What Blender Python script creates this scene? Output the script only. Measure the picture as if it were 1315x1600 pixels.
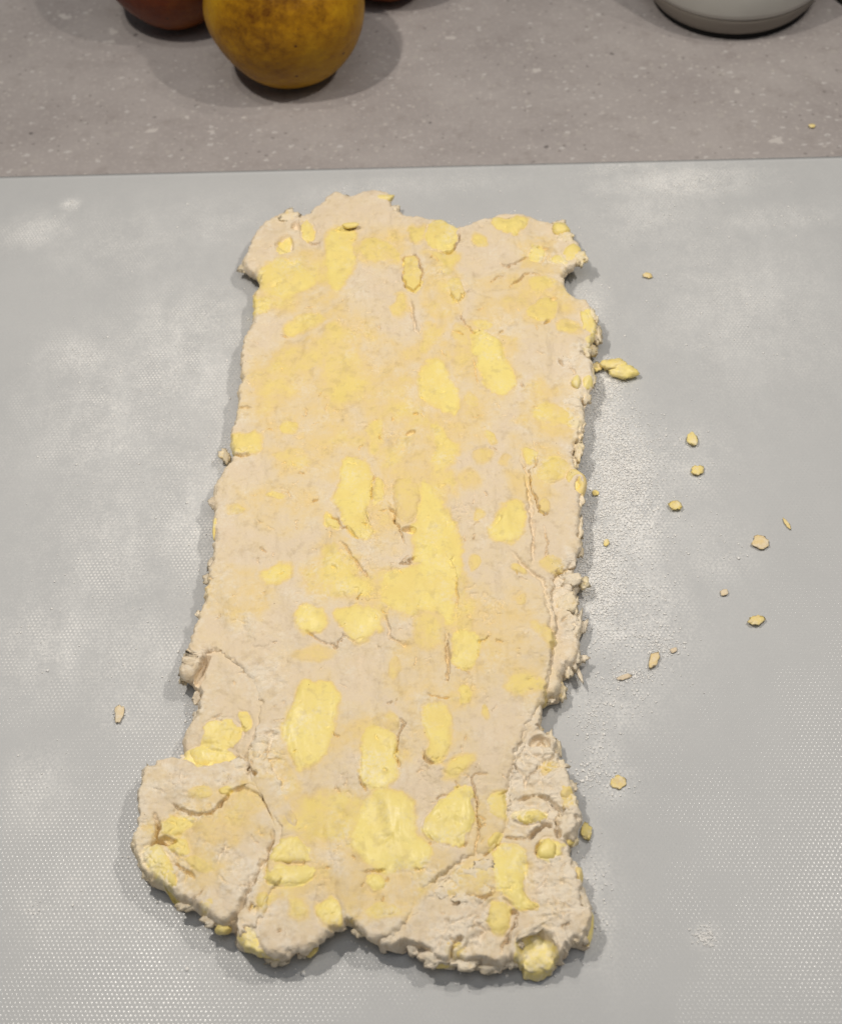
import bpy, math, random
import numpy as np
from mathutils import Matrix, Vector, noise as mnoise

for o in list(bpy.data.objects):
    bpy.data.objects.remove(o)
scene = bpy.context.scene
C = scene.collection
random.seed(7)

# ------------------------------------------------------------------ camera
W, H = 1315.0, 1600.0
F = 2300.0                      # focal length in photo pixels
TH = math.radians(53.0)
ROLL = math.radians(4.4)
DIST = 0.560
ZB = 0.0045                     # top of the cutting board above the counter (z = 0)
fwd = Vector((0, math.cos(TH), -math.sin(TH)))
r0 = Vector((1, 0, 0)); u0 = r0.cross(fwd)
right = r0 * math.cos(ROLL) - u0 * math.sin(ROLL)
up = r0 * math.sin(ROLL) + u0 * math.cos(ROLL)
camloc = Vector((0, 0, ZB)) - fwd * DIST
camd = bpy.data.cameras.new('camera')
cam = bpy.data.objects.new('camera', camd); C.objects.link(cam)
cam.matrix_world = Matrix(((right.x, up.x, -fwd.x, camloc.x), (right.y, up.y, -fwd.y, camloc.y),
                           (right.z, up.z, -fwd.z, camloc.z), (0, 0, 0, 1)))
camd.sensor_fit = 'HORIZONTAL'
camd.sensor_width = 28.0
camd.lens = 28.0 * F / W
camd.clip_start = 0.02; camd.clip_end = 20
camd.dof.use_dof = True
camd.dof.focus_distance = 0.535
camd.dof.aperture_fstop = camd.lens / 3.6
scene.camera = cam

def up_px(px, py, z):
    """photo pixel -> point on the horizontal plane at height z"""
    d = fwd * F + right * (px - W / 2) - up * (py - H / 2)
    t = (z - camloc.z) / d.z
    return camloc + d * t

def mm_per_px(px, py, z):
    p = up_px(px, py, z)
    return (p - camloc).dot(fwd) / F

# ------------------------------------------------------------------ light
world = bpy.data.worlds.new('World'); scene.world = world
world.use_nodes = True
bg = world.node_tree.nodes['Background']
bg.inputs[0].default_value = (0.96, 0.98, 1.0, 1); bg.inputs[1].default_value = 0.08

def lamp(name, loc, power, size, col=(1.0, 0.94, 0.85), aim=(0, 0.05, 0)):
    l = bpy.data.lights.new(name, 'AREA'); l.shape = 'DISK'; l.size = size
    l.energy = power; l.color = col
    o = bpy.data.objects.new(name, l); C.objects.link(o); o.location = loc
    o.rotation_euler = (Vector(aim) - Vector(loc)).to_track_quat('-Z', 'Y').to_euler()
    return o
lamp('ceiling_lamp', (-0.21, 0.045, 0.60), 1.62, 0.020)
lamp('ceiling_lamp', (0.31, 0.045, 0.60), 1.25, 0.020)
lamp('glint_lamp', (-0.19, 0.150, 0.60), 0.40, 0.009)  # added pair of weak lamps, only for glints on the board dots
lamp('glint_lamp', (0.32, 0.150, 0.60), 0.40, 0.009)
lamp('front_fill', (0.05, -0.35, 1.35), 3.4, 0.80, (0.97, 0.98, 1.0))  # added soft fill from behind the camera, lightens the shadows

scene.view_settings.view_transform = 'Standard'
scene.view_settings.look = 'None'
scene.view_settings.exposure = 0.0
scene.view_settings.gamma = 1.0
scene.view_settings.use_curve_mapping = False
scene.render.engine = 'CYCLES'
scene.cycles.use_denoising = True
scene.cycles.max_bounces = 5
scene.cycles.diffuse_bounces = 3
scene.cycles.glossy_bounces = 2

# ------------------------------------------------------------------ numpy noise
def _hash(ix, iy, seed):
    h = (ix.astype(np.int64) * 374761393 + iy.astype(np.int64) * 668265263 + seed * 2147483647 + 1013904223) & 0xFFFFFFFF
    h = ((h ^ (h >> 13)) * 1274126177) & 0xFFFFFFFF
    h = h ^ (h >> 16)
    return (h & 0xFFFFFF).astype(np.float64) / 0x7FFFFF - 1.0

def vnoise(x, y, seed=0):
    xi = np.floor(x); yi = np.floor(y); fx = x - xi; fy = y - yi
    ux = fx * fx * fx * (fx * (fx * 6 - 15) + 10); uy = fy * fy * fy * (fy * (fy * 6 - 15) + 10)
    xi = xi.astype(np.int64); yi = yi.astype(np.int64)
    a = _hash(xi, yi, seed); b = _hash(xi + 1, yi, seed); c = _hash(xi, yi + 1, seed); d = _hash(xi + 1, yi + 1, seed)
    return (a * (1 - ux) + b * ux) * (1 - uy) + (c * (1 - ux) + d * ux) * uy

def fbm(x, y, scale, octv=3, seed=0, gain=0.5):
    s = 0; a = 1.0; t = 0; f = 1.0 / scale
    for k in range(octv):
        s = s + a * vnoise(x * f + 13.7 * k, y * f - 7.3 * k, seed + 17 * k); t += a; a *= gain; f *= 2.03
    return s / t

def sstep(a, b, x):
    t = np.clip((x - a) / (b - a), 0, 1); return t * t * (3 - 2 * t)

# ------------------------------------------------------------------ mesh helpers
def mesh_obj(name, verts, faces, mat, parent=None, origin=None, attrs=None, smooth=True):
    """verts: Nx3 array in world space; faces: list of lists or Mx(3|4) array"""
    v = np.asarray(verts, dtype=np.float64)
    if origin is None:
        origin = Vector((float(v[:, 0].mean()), float(v[:, 1].mean()), float(v[:, 2].min())))
    origin = Vector(origin)
    v = v - np.array(origin)
    me = bpy.data.meshes.new(name)
    if isinstance(faces, np.ndarray):
        n, k = faces.shape
        me.vertices.add(len(v)); me.vertices.foreach_set('co', v.astype(np.float32).ravel())
        me.loops.add(n * k); me.loops.foreach_set('vertex_index', faces.astype(np.int32).ravel())
        me.polygons.add(n); me.polygons.foreach_set('loop_start', np.arange(0, n * k, k, dtype=np.int32))
        me.update(calc_edges=True)
    else:
        me.from_pydata([tuple(p) for p in v], [], faces); me.update()
    if smooth:
        me.polygons.foreach_set('use_smooth', np.ones(len(me.polygons), dtype=bool))
    for an, av in (attrs or {}).items():
        a = me.attributes.new(an, 'FLOAT', 'POINT'); a.data.foreach_set('value', np.asarray(av, dtype=np.float32))
    me.materials.append(mat)
    o = bpy.data.objects.new(name, me); C.objects.link(o)
    if parent is not None:
        o.parent = parent; o.location = origin - parent_world(parent)
    else:
        o.location = origin
    return o

def parent_world(p):
    v = Vector(p.location)
    while p.parent is not None:
        p = p.parent; v += Vector(p.location)
    return v

def tag(o, label=None, cat=None, group=None, kind=None):
    if label: o['label'] = label
    if cat: o['category'] = cat
    if group: o['group'] = group
    if kind: o['kind'] = kind
    return o

def lathe(name, prof, centre, mat, parent=None, seg=72, mod=None, tilt=None):
    """prof: list of (radius, z)"""
    vs, fs = [], []
    n = len(prof)
    for j in range(seg):
        a = 2 * math.pi * j / seg
        for i, (r, z) in enumerate(prof):
            rr = r * (mod(a, z) if mod else 1)
            p = Vector((rr * math.cos(a), rr * math.sin(a), z))
            if tilt: p = tilt @ p
            vs.append((centre[0] + p.x, centre[1] + p.y, centre[2] + p.z))
    for j in range(seg):
        k = (j + 1) % seg
        for i in range(n - 1):
            fs.append((j * n + i, k * n + i, k * n + i + 1, j * n + i + 1))
    return mesh_obj(name, vs, fs, mat, parent, origin=centre)

def ico(sub):
    import bmesh
    bm = bmesh.new(); bmesh.ops.create_icosphere(bm, subdivisions=sub, radius=1)
    v = np.array([p.co[:] for p in bm.verts]); f = np.array([[q.index for q in p.verts] for p in bm.faces]); bm.free()
    return v, f
ICO2, ICO3, ICO4 = ico(2), ico(3), ico(4)

# ------------------------------------------------------------------ materials
def new_mat(name):
    m = bpy.data.materials.new(name); m.use_nodes = True
    nt = m.node_tree; b = nt.nodes['Principled BSDF']
    return m, nt, b
class NT:
    def __init__(s, nt): s.nt = nt
    def n(s, t, **kw):
        x = s.nt.nodes.new(t)
        for k, v in kw.items(): setattr(x, k, v)
        return x
    def link(s, a, b): s.nt.links.new(a, b)
    def val(s, x, sock):
        if isinstance(x, (int, float)): sock.default_value = x
        else: s.link(x, sock)
    def math(s, op, a, b=0.0, clamp=False):
        x = s.n('ShaderNodeMath', operation=op, use_clamp=clamp)
        s.val(a, x.inputs[0]); s.val(b, x.inputs[1]); return x.outputs[0]
    def pos(s): return s.n('ShaderNodeNewGeometry').outputs['Position']
    def noise(s, scale, detail=2, rough=0.5, vec=None, dist=0.0):
        x = s.n('ShaderNodeTexNoise'); x.inputs['Scale'].default_value = scale
        x.inputs['Detail'].default_value = detail; x.inputs['Roughness'].default_value = rough
        x.inputs['Distortion'].default_value = dist
        s.link(vec if vec is not None else s.pos(), x.inputs['Vector']); return x.outputs['Fac']
    def voro(s, scale, vec=None, rand=1.0):
        x = s.n('ShaderNodeTexVoronoi'); x.inputs['Scale'].default_value = scale; x.inputs['Randomness'].default_value = rand
        s.link(vec if vec is not None else s.pos(), x.inputs['Vector']); return x
    def ramp(s, fac, stops):
        x = s.n('ShaderNodeValToRGB'); e = x.color_ramp.elements
        while len(e) < len(stops): e.new(0.5)
        for i, (p, c) in enumerate(stops):
            e[i].position = p; e[i].color = (*c, 1) if len(c) == 3 else c
        s.link(fac, x.inputs[0]); return x.outputs[0]
    def mix(s, fac, a, b, blend='MIX'):
        x = s.n('ShaderNodeMix', data_type='RGBA', blend_type=blend)
        s.val(fac, x.inputs[0])
        for v, k in ((a, 6), (b, 7)):
            if isinstance(v, tuple): x.inputs[k].default_value = (*v, 1)
            else: s.link(v, x.inputs[k])
        return x.outputs[2]
    def smooth(s, x, a, b):
        m = s.n('ShaderNodeMapRange', interpolation_type='SMOOTHSTEP')
        s.val(x, m.inputs[0]); m.inputs[1].default_value = a; m.inputs[2].default_value = b
        return m.outputs[0]
    def attr(s, name): return s.n('ShaderNodeAttribute', attribute_name=name).outputs['Fac']
    def bump(s, height, strength, dist, normal=None):
        x = s.n('ShaderNodeBump'); s.val(strength, x.inputs['Strength']); x.inputs['Distance'].default_value = dist
        s.link(height, x.inputs['Height'])
        if normal is not None: s.link(normal, x.inputs['Normal'])
        return x.outputs[0]

DOUGH_PALE = (0.62, 0.500, 0.400)
def make_dough_mat():
    m, nt, b = new_mat('dough_and_butter'); N = NT(nt)
    bt = N.attr('butter'); rg = N.attr('rough')
    n1 = N.noise(130, 3); n2 = N.noise(700, 2); n3 = N.noise(45, 2)
    f = N.math('ADD', bt, N.math('MULTIPLY', N.math('SUBTRACT', n1, 0.5), 0.42))
    f = N.math('ADD', f, N.math('MULTIPLY', N.math('SUBTRACT', n2, 0.5), 0.24))
    f = N.math('ADD', f, N.math('MULTIPLY', N.math('SUBTRACT', n3, 0.5), 0.16))
    col = N.ramp(f, [(0.0, (0.780, 0.640, 0.465)), (0.16, (0.795, 0.645, 0.425)), (0.38, (0.815, 0.620, 0.310)),
                     (0.64, (0.860, 0.675, 0.240)), (1.0, (0.920, 0.760, 0.265))])
    dust = N.math('MULTIPLY', N.smooth(N.noise(75, 5, 0.7), 0.46, 0.70), N.smooth(N.noise(800, 3, 0.7), 0.35, 0.65))
    col = N.mix(N.math('MULTIPLY', dust, 0.50), col, (0.88, 0.805, 0.665))
    # dry flour caught on crumbly skin
    fl = N.smooth(N.math('MULTIPLY', N.noise(420, 4, 0.65), N.math('ADD', N.math('MULTIPLY', rg, 0.9), 0.56)), 0.40, 0.72)
    fl = N.math('MULTIPLY', fl, 0.55)
    col = N.mix(fl, col, (0.88, 0.800, 0.675))
    # darker wetter mottling and bran specks
    mot = N.smooth(N.noise(260, 3, 0.6), 0.52, 0.72)
    col = N.mix(N.math('MULTIPLY', mot, 0.26), col, (0.42, 0.31, 0.20))
    v = N.voro(260)
    sp = N.math('LESS_THAN', v.outputs['Distance'], 0.055)
    sepc = N.n('ShaderNodeSeparateColor'); N.link(v.outputs['Color'], sepc.inputs[0])
    sp = N.math('MULTIPLY', sp, N.math('GREATER_THAN', sepc.outputs[0], 0.82))
    col = N.mix(N.math('MULTIPLY', sp, 0.6), col, (0.25, 0.14, 0.05))
    N.link(col, b.inputs['Base Color'])
    rough = N.math('SUBTRACT', 0.76, N.math('MULTIPLY', bt, 0.40))
    N.link(rough, b.inputs['Roughness'])
    N.link(N.math('ADD', 0.12, N.math('MULTIPLY', bt, 0.26)), b.inputs['Specular IOR Level'])
    h = N.math('ADD', N.math('MULTIPLY', N.noise(900, 3, 0.6), 0.45),
               N.math('MULTIPLY', N.math('MULTIPLY', N.noise(420, 4, 0.7), rg), 0.9))
    h = N.math('ADD', h, N.math('MULTIPLY', N.noise(240, 3, 0.55), 0.5))
    N.link(N.bump(h, N.math('MULTIPLY', 0.75, N.math('SUBTRACT', 1.0, N.math('MULTIPLY', bt, 0.72))), 0.0010), b.inputs['Normal'])
    return m
M_DOUGH = make_dough_mat()

def make_board_mat(name, dots=False):
    m, nt, b = new_mat(name); N = NT(nt)
    fl = N.attr('flour')  # flour amount, also carries the painted sheen patch
    big = N.noise(14, 2)
    base = N.mix(big, (0.460, 0.463, 0.464), (0.530, 0.531, 0.530))
    fine = N.noise(900, 3, 0.7)
    fm = N.math('MULTIPLY', fl, N.math('MULTIPLY', N.smooth(N.noise(120, 5, 0.75), 0.25, 0.80), N.smooth(fine, 0.36, 0.70)))
    if dots: fm = N.math('MULTIPLY', N.math('MULTIPLY', fl, N.smooth(N.noise(110, 5, 0.75), 0.30, 0.72)), 0.75)
    mpg = N.n('ShaderNodeMapping'); mpg.inputs['Scale'].default_value = (1.0, 0.45, 1.0); mpg.inputs['Rotation'].default_value = (0, 0, 0.6); N.link(N.pos(), mpg.inputs[0])
    sm_ = N.math('MULTIPLY', fl, N.smooth(N.noise(55, 5, 0.7, mpg.outputs[0]), 0.40, 0.70))
    base = N.mix(N.math('MULTIPLY', sm_, 0.85, True), base, (0.720, 0.720, 0.712))
    col = N.mix(N.math('MINIMUM', N.math('MULTIPLY', fm, 2.1), 0.95), base, (0.86, 0.84, 0.81))
    N.link(col, b.inputs['Base Color'])
    b.inputs['Specular IOR Level'].default_value = 0.33 if dots else 0.22
    N.link(N.math('ADD', 0.20 if dots else 0.45, N.math('MULTIPLY', fm, 0.4), True), b.inputs['Roughness'])
    # knife scratches
    h = N.math('ADD', N.noise(60, 3), N.math('MULTIPLY', fine, 0.15))
    N.link(N.bump(h, 0.12, 0.001), b.inputs['Normal'])
    return m
M_BOARD = make_board_mat('cutting_board_plastic')
M_DOTS = make_board_mat('cutting_board_dots', True)

def make_counter_mat():
    m, nt, b = new_mat('speckled_stone'); N = NT(nt)
    base = N.ramp(N.noise(22, 4, 0.6), [(0.25, (0.325, 0.290, 0.280)), (0.75, (0.425, 0.388, 0.372))])
    base = N.mix(N.math('MULTIPLY', N.smooth(N.noise(420, 4, 0.75), 0.48, 0.72), 0.5), base, (0.51, 0.465, 0.44))
    base = N.mix(N.math('MULTIPLY', N.smooth(N.noise(90, 4, 0.7), 0.5, 0.75), 0.4), base, (0.25, 0.215, 0.20))
    col = base
    p = N.pos()
    def specks(scale, thr, pick, colr, amt, stretch=(1, 1, 1), warp=0.35):
        nonlocal col
        mp = N.n('ShaderNodeMapping'); mp.inputs['Scale'].default_value = stretch
        N.link(p, mp.inputs[0])
        nz = N.n('ShaderNodeTexNoise'); nz.inputs['Scale'].default_value = scale * 2.2; N.link(p, nz.inputs['Vector'])
        off = N.n('ShaderNodeVectorMath', operation='SCALE'); off.inputs['Scale'].default_value = warp / scale
        N.link(nz.outputs['Color'], off.inputs[0])
        ad = N.n('ShaderNodeVectorMath', operation='ADD'); N.link(mp.outputs[0], ad.inputs[0]); N.link(off.outputs[0], ad.inputs[1])
        v = N.voro(scale, ad.outputs[0])
        sc = N.n('ShaderNodeSeparateColor'); N.link(v.outputs['Color'], sc.inputs[0])
        rad = N.math('MULTIPLY', sc.outputs[1], thr)
        k = N.math('MULTIPLY', N.math('SUBTRACT', 1.0, N.smooth(N.math('SUBTRACT', v.outputs['Distance'], rad), -0.06, 0.05)), N.math('GREATER_THAN', sc.outputs[0], pick))
        col = N.mix(N.math('MULTIPLY', k, amt), col, colr)
    specks(190, 0.36, 0.72, (0.42, 0.385, 0.36), 0.75)
    specks(75, 0.26, 0.84, (0.56, 0.52, 0.49), 0.85, (1, 1.6, 1), 0.9)
    specks(420, 0.42, 0.78, (0.50, 0.46, 0.43), 0.7)
    specks(150, 0.22, 0.955, (0.11, 0.098, 0.094), 0.7)
    specks(60, 0.11, 0.95, (0.07, 0.064, 0.060), 0.75)
    specks(260, 0.40, 0.80, (0.56, 0.53, 0.51), 0.7, (1, 1.4, 1), 0.8)
    specks(320, 0.32, 0.82, (0.18, 0.16, 0.15), 0.5)
    N.link(col, b.inputs['Base Color'])
    b.inputs['Roughness'].default_value = 0.55
    b.inputs['Specular IOR Level'].default_value = 0.2
    N.link(N.bump(N.noise(500, 3), 0.15, 0.0006), b.inputs['Normal'])
    return m
M_COUNTER = make_counter_mat()

def make_pear_mat(name, a, bcol, c):
    m, nt, b = new_mat(name); N = NT(nt)
    tc = N.n('ShaderNodeTexCoord').outputs['Object']
    f = N.math('ADD', N.noise(22, 2, 0.5, tc), N.math('MULTIPLY', N.math('SUBTRACT', N.noise(190, 4, 0.7, tc), 0.5), 0.60))
    col = N.ramp(f, [(0.22, a), (0.46, bcol), (0.70, c)])
    v = N.voro(420, tc)
    lent = N.math('LESS_THAN', v.outputs['Distance'], 0.16)
    col = N.mix(N.math('MULTIPLY', lent, 0.35), col, (0.10, 0.05, 0.012))
    v2 = N.voro(85, tc); sc = N.n('ShaderNodeSeparateColor'); N.link(v2.outputs['Color'], sc.inputs[0])
    spot = N.math('MULTIPLY', N.math('LESS_THAN', v2.outputs['Distance'], 0.075), N.math('GREATER_THAN', sc.outputs[0], 0.72))
    col = N.mix(N.math('MULTIPLY', spot, 0.9), col, (0.05, 0.015, 0.006))
    N.link(col, b.inputs['Base Color'])
    b.inputs['Roughness'].default_value = 0.42
    b.inputs['Specular IOR Level'].default_value = 0.16
    N.link(N.bump(N.math('ADD', N.noise(300, 3, 0.6, tc), N.math('MULTIPLY', N.noise(60, 3, 0.6, tc), 2.5)), 0.35, 0.0010), b.inputs['Normal'])
    return m
M_PEAR = make_pear_mat('pear_skin_golden', (0.105, 0.036, 0.004), (0.320, 0.150, 0.006), (0.450, 0.245, 0.010))
M_PEAR_RED = make_pear_mat('pear_skin_russet', (0.080, 0.014, 0.005), (0.140, 0.028, 0.007), (0.210, 0.062, 0.010))

def plain(name, col, rough=0.5, spec=0.5, metal=0.0, nscale=60, namt=0.12):
    m, nt, b = new_mat(name); N = NT(nt)
    c = N.mix(N.noise(nscale, 3), tuple(x * (1 - namt) for x in col), tuple(min(1, x * (1 + namt)) for x in col))
    N.link(c, b.inputs['Base Color'])
    b.inputs['Roughness'].default_value = rough; b.inputs['Specular IOR Level'].default_value = spec
    b.inputs['Metallic'].default_value = metal
    return m
M_CERAMIC = plain('white_glaze', (0.50, 0.49, 0.45), 0.35)
M_CLAY = plain('taupe_base', (0.22, 0.195, 0.165), 0.6)
M_RUBBER = plain('black_rubber', (0.012, 0.012, 0.012), 0.7, 0.2)
M_STEM = plain('pear_stem', (0.06, 0.035, 0.015), 0.8, 0.2)
M_FLOUR = plain('flour', (0.88, 0.86, 0.83), 0.95, 0.1, nscale=900)
M_DARK = plain('dark_tin', (0.02, 0.02, 0.021), 0.5, 0.3)

# ------------------------------------------------------------------ counter
def slab(name, x0, x1, y0, y1, z0, z1, mat):
    v = [(x0, y0, z0), (x1, y0, z0), (x1, y1, z0), (x0, y1, z0), (x0, y0, z1), (x1, y0, z1), (x1, y1, z1), (x0, y1, z1)]
    f = [(3, 2, 1, 0), (4, 5, 6, 7), (0, 1, 5, 4), (1, 2, 6, 5), (2, 3, 7, 6), (3, 0, 4, 7)]
    return mesh_obj(name, v, f, mat, origin=((x0 + x1) / 2, (y0 + y1) / 2, z0), smooth=False)
tag(slab('countertop', -1.2, 1.2, -0.42, 0.75, -0.03, 0.0, M_COUNTER), kind='structure')

# ------------------------------------------------------------------ cutting board
eL = up_px(0, 276, ZB); eR = up_px(1315, 244, ZB)
ex = (eR - eL).normalized(); ey = Vector((-ex.y, ex.x, 0))      # ey points away from the camera
emid = eL + ex * ((Vector((0, 0, ZB)) - eL).dot(ex))
def bpt(u, v): return emid + ex * u + ey * v                   # u along the back edge, v <= 0 towards the camera
BU0, BU1, BV0 = -0.235, 0.245, -0.435

FLOUR_SHEEN = [  # (px, py, rx, ry, amount) flour dusting, plus the upper-right sheen painted as a wide pale patch
    (975, 760, 55, 110, 0.95), (940, 900, 40, 110, 0.9), (1000, 950, 70, 90, 0.55), (940, 640, 35, 60, 0.7), (1040, 720, 90, 60, 0.30),
    (1060, 285, 110, 22, 0.55), (960, 262, 60, 10, 0.4), (1010, 330, 90, 60, 0.25), (1150, 470, 140, 130, 0.22), (1210, 340, 90, 20, 0.25),
    (960, 1090, 60, 50, 0.4), (940, 1180, 30, 50, 0.35), (960, 1230, 40, 30, 0.3), (925, 480, 30, 40, 0.3), (950, 590, 25, 25, 0.8),
    (280, 560, 110, 110, 0.42), (200, 640, 140, 120, 0.34), (120, 560, 60, 40, 0.35), (300, 800, 90, 140, 0.36), (170, 860, 110, 120, 0.30),
    (80, 1010, 90, 80, 0.34), (220, 1010, 90, 80, 0.28), (60, 360, 60, 24, 0.4), (350, 720, 20, 40, 0.4), (110, 320, 14, 8, 0.7), (60, 1230, 50, 60, 0.3),
    (110, 1410, 90, 70, 0.2), (200, 380, 120, 60, 0.2), (200, 1100, 70, 50, 0.3), (330, 350, 90, 40, 0.22), (930, 1400, 30, 90, 0.3),
    (1103, 1465, 16, 14, 0.7), (52, 1421, 14, 12, 0.6), (290, 1180, 20, 30, 0.35), (1110, 860, 60, 60, 0.22), (640, 290, 200, 20, 0.2)]
def flour_sheen_at(P):
    f = np.zeros(len(P))
    for (px, py, rx, ry, a) in FLOUR_SHEEN:
        c = up_px(px, py, ZB); cx = (up_px(px + rx, py, ZB) - c).length; cy = (up_px(px, py + ry, ZB) - c).length
        f = np.maximum(f, a * np.exp(-(((P[:, 0] - c.x) / cx) ** 2 + ((P[:, 1] - c.y) / cy) ** 2) * 0.9))
    return np.minimum(f * np.where(P[:, 0] < 0.0, 1.5, 1.25), 1.0) + 0.05

board = bpy.data.objects.new('cutting_board', None); C.objects.link(board)
board.location = bpt(0.0, -0.2) - Vector((0, 0, ZB))
tag(board, 'large translucent grey plastic cutting board with a dotted surface, under the dough', 'cutting board')
nu, nv = 200, 170
us = np.linspace(BU0, BU1, nu); vs_ = np.linspace(BV0, 0, nv)
# rounded rim profile: the outermost rings fold down to the counter
rim = [(0.0, 0.0), (0.0002, -0.00006), (0.00035, -0.00018), (0.00045, -0.0005), (0.0005, -0.0020), (0.0004, -0.0043)]
UU, VV = np.meshgrid(us, vs_)
P = np.zeros((nu * nv, 3))
P[:, 0] = emid.x + ex.x * UU.ravel() + ey.x * VV.ravel()
P[:, 1] = emid.y + ex.y * UU.ravel() + ey.y * VV.ravel()
P[:, 2] = ZB
I = np.arange(nu * nv).reshape(nv, nu)
Fq = np.stack([I[:-1, :-1].ravel(), I[:-1, 1:].ravel(), I[1:, 1:].ravel(), I[1:, :-1].ravel()], 1)
loop = list(I[0, :-1]) + list(I[:-1, -1]) + list(I[-1, :0:-1]) + list(I[:0:-1, 0])
cx_, cy_ = (BU0 + BU1) / 2, BV0 / 2
Pl = [P]; prev = loop; base_n = nu * nv; extra = []
for (o, dz) in rim[1:]:
    ring = []
    for k, idx in enumerate(loop):
        u = UU.ravel()[idx]; v = VV.ravel()[idx]
        du = (-1 if abs(u - BU0) < 1e-9 else (1 if abs(u - BU1) < 1e-9 else 0)); dv = (-1 if abs(v - BV0) < 1e-9 else (1 if abs(v) < 1e-9 else 0))
        L = math.hypot(du, dv); q = bpt(u + du / L * o, v + dv / L * o)
        extra.append((q.x, q.y, ZB + dz)); ring.append(base_n + len(extra) - 1)
    for k in range(len(loop)):
        k2 = (k + 1) % len(loop)
        Fq = np.vstack([Fq, [prev[k2], prev[k], ring[k], ring[k2]]]) if False else Fq
    Pl.append((prev, ring)); prev = ring
allF = [Fq]
for (a, b_) in Pl[1:]:
    a = np.array(a); b2 = np.array(b_); a2 = np.roll(a, -1); b3 = np.roll(b2, -1)
    allF.append(np.stack([a, b2, b3, a2], 1)[:, ::-1])
Pall = np.vstack([P, np.array(extra)])
nP = len(Pall); Pb = P.copy(); Pb[:, 2] = ZB - 0.0043; Pall = np.vstack([Pall, Pb]); allF.append(Fq[:, ::-1] + nP)
mesh_obj('board_slab', Pall, np.vstack(allF), M_BOARD, board, origin=board.location, attrs={'flour': flour_sheen_at(Pall) * np.where(Pall[:, 0] > 0.02, 1.0, 0.75)})

# raised dots of the non-slip texture, hexagonal pitch
PITCH = 0.0015
rows = []
k = 0
v = -0.0075
while v > -0.425:
    off = 0.5 * PITCH if k % 2 else 0.0
    u = np.arange(-0.20, 0.21, PITCH) + off
    rows.append(np.stack([u, np.full_like(u, v)], 1)); v -= PITCH * 0.866; k += 1
D = np.vstack(rows)
rng = np.random.default_rng(3)
D += rng.normal(0, 0.00004, D.shape)
dx = emid.x + ex.x * D[:, 0] + ey.x * D[:, 1]; dy = emid.y + ex.y * D[:, 0] + ey.y * D[:, 1]
# keep what the photo can see
rel = np.stack([dx - camloc.x, dy - camloc.y, np.full_like(dx, ZB - camloc.z)], 1)
dep = rel @ np.array(fwd); pxx = rel @ np.array(right) / dep * F + W / 2; pyy = -(rel @ np.array(up)) / dep * F + H / 2
keep = (pxx > -120) & (pxx < W + 120) & (pyy < H + 120)
dx, dy = dx[keep], dy[keep]; nd = len(dx)
wear = sstep(-0.25, 0.35, fbm(dx, dy, 0.018, 3, 5)) * 0.55 + 0.45      # flattened, worn patches
ang = np.arange(6) * math.pi / 3 + math.pi / 6
rd = 0.00056
hz = 0.00008 * wear * (1 + rng.normal(0, 0.12, nd))
V = np.zeros((nd, 7, 3))
for j in range(6):
    V[:, 1 + j, 0] = dx + math.cos(ang[j]) * rd; V[:, 1 + j, 1] = dy + math.sin(ang[j]) * rd; V[:, 1 + j, 2] = ZB - 0.00002
V[:, 0, 0] = dx; V[:, 0, 1] = dy; V[:, 0, 2] = ZB + hz
t = [(0, 1 + j, 1 + (j + 1) % 6) for j in range(6)]
T = (np.array(t)[None] + (np.arange(nd) * 7)[:, None, None]).reshape(-1, 3)
fd = np.repeat(np.minimum(flour_sheen_at(np.stack([dx, dy], 1)) * 1.25, 1), 7)
dots = mesh_obj('raised_dots', V.reshape(-1, 3), T, M_DOTS, board, origin=board.location, attrs={'flour': fd})
tag(dots, kind='stuff')

# ------------------------------------------------------------------ dough: global fields on one grid
RES = 0.0003
ZT = ZB + 0.0125          # nominal top of the folded dough
GX0, GX1, GY0, GY1 = -0.120, 0.085, -0.196, 0.172
gx = np.arange(GX0, GX1, RES); gy = np.arange(GY0, GY1, RES)
X, Y = np.meshgrid(gx, gy)
def w2(pts, z): return np.array([[p.x, p.y] for p in (up_px(a, b, z) for a, b in pts)])

def sdf(poly, x, y):
    """signed distance, positive inside"""
    d = np.full(x.shape, 1e9); ins = np.zeros(x.shape, bool); n = len(poly)
    for i in range(n):
        ax, ay = poly[i]; bx, by = poly[(i + 1) % n]
        ex_, ey_ = bx - ax, by - ay; L2 = ex_ * ex_ + ey_ * ey_ + 1e-18
        t = np.clip(((x - ax) * ex_ + (y - ay) * ey_) / L2, 0, 1)
        d = np.minimum(d, (x - ax - t * ex_) ** 2 + (y - ay - t * ey_) ** 2)
        c = ((ay > y) != (by > y)) & (x < (bx - ax) * (y - ay) / ((by - ay) if by != ay else 1e-12) + ax)
        ins ^= c
    d = np.sqrt(d); return np.where(ins, d, -d)

def smooth_poly(p, it=1):
    for _ in range(it):
        q = []
        n = len(p)
        for i in range(n):
            a = p[i]; b = p[(i + 1) % n]
            q.append(a * 0.78 + b * 0.22); q.append(a * 0.22 + b * 0.78)
        p = np.array(q)
    return p

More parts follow.
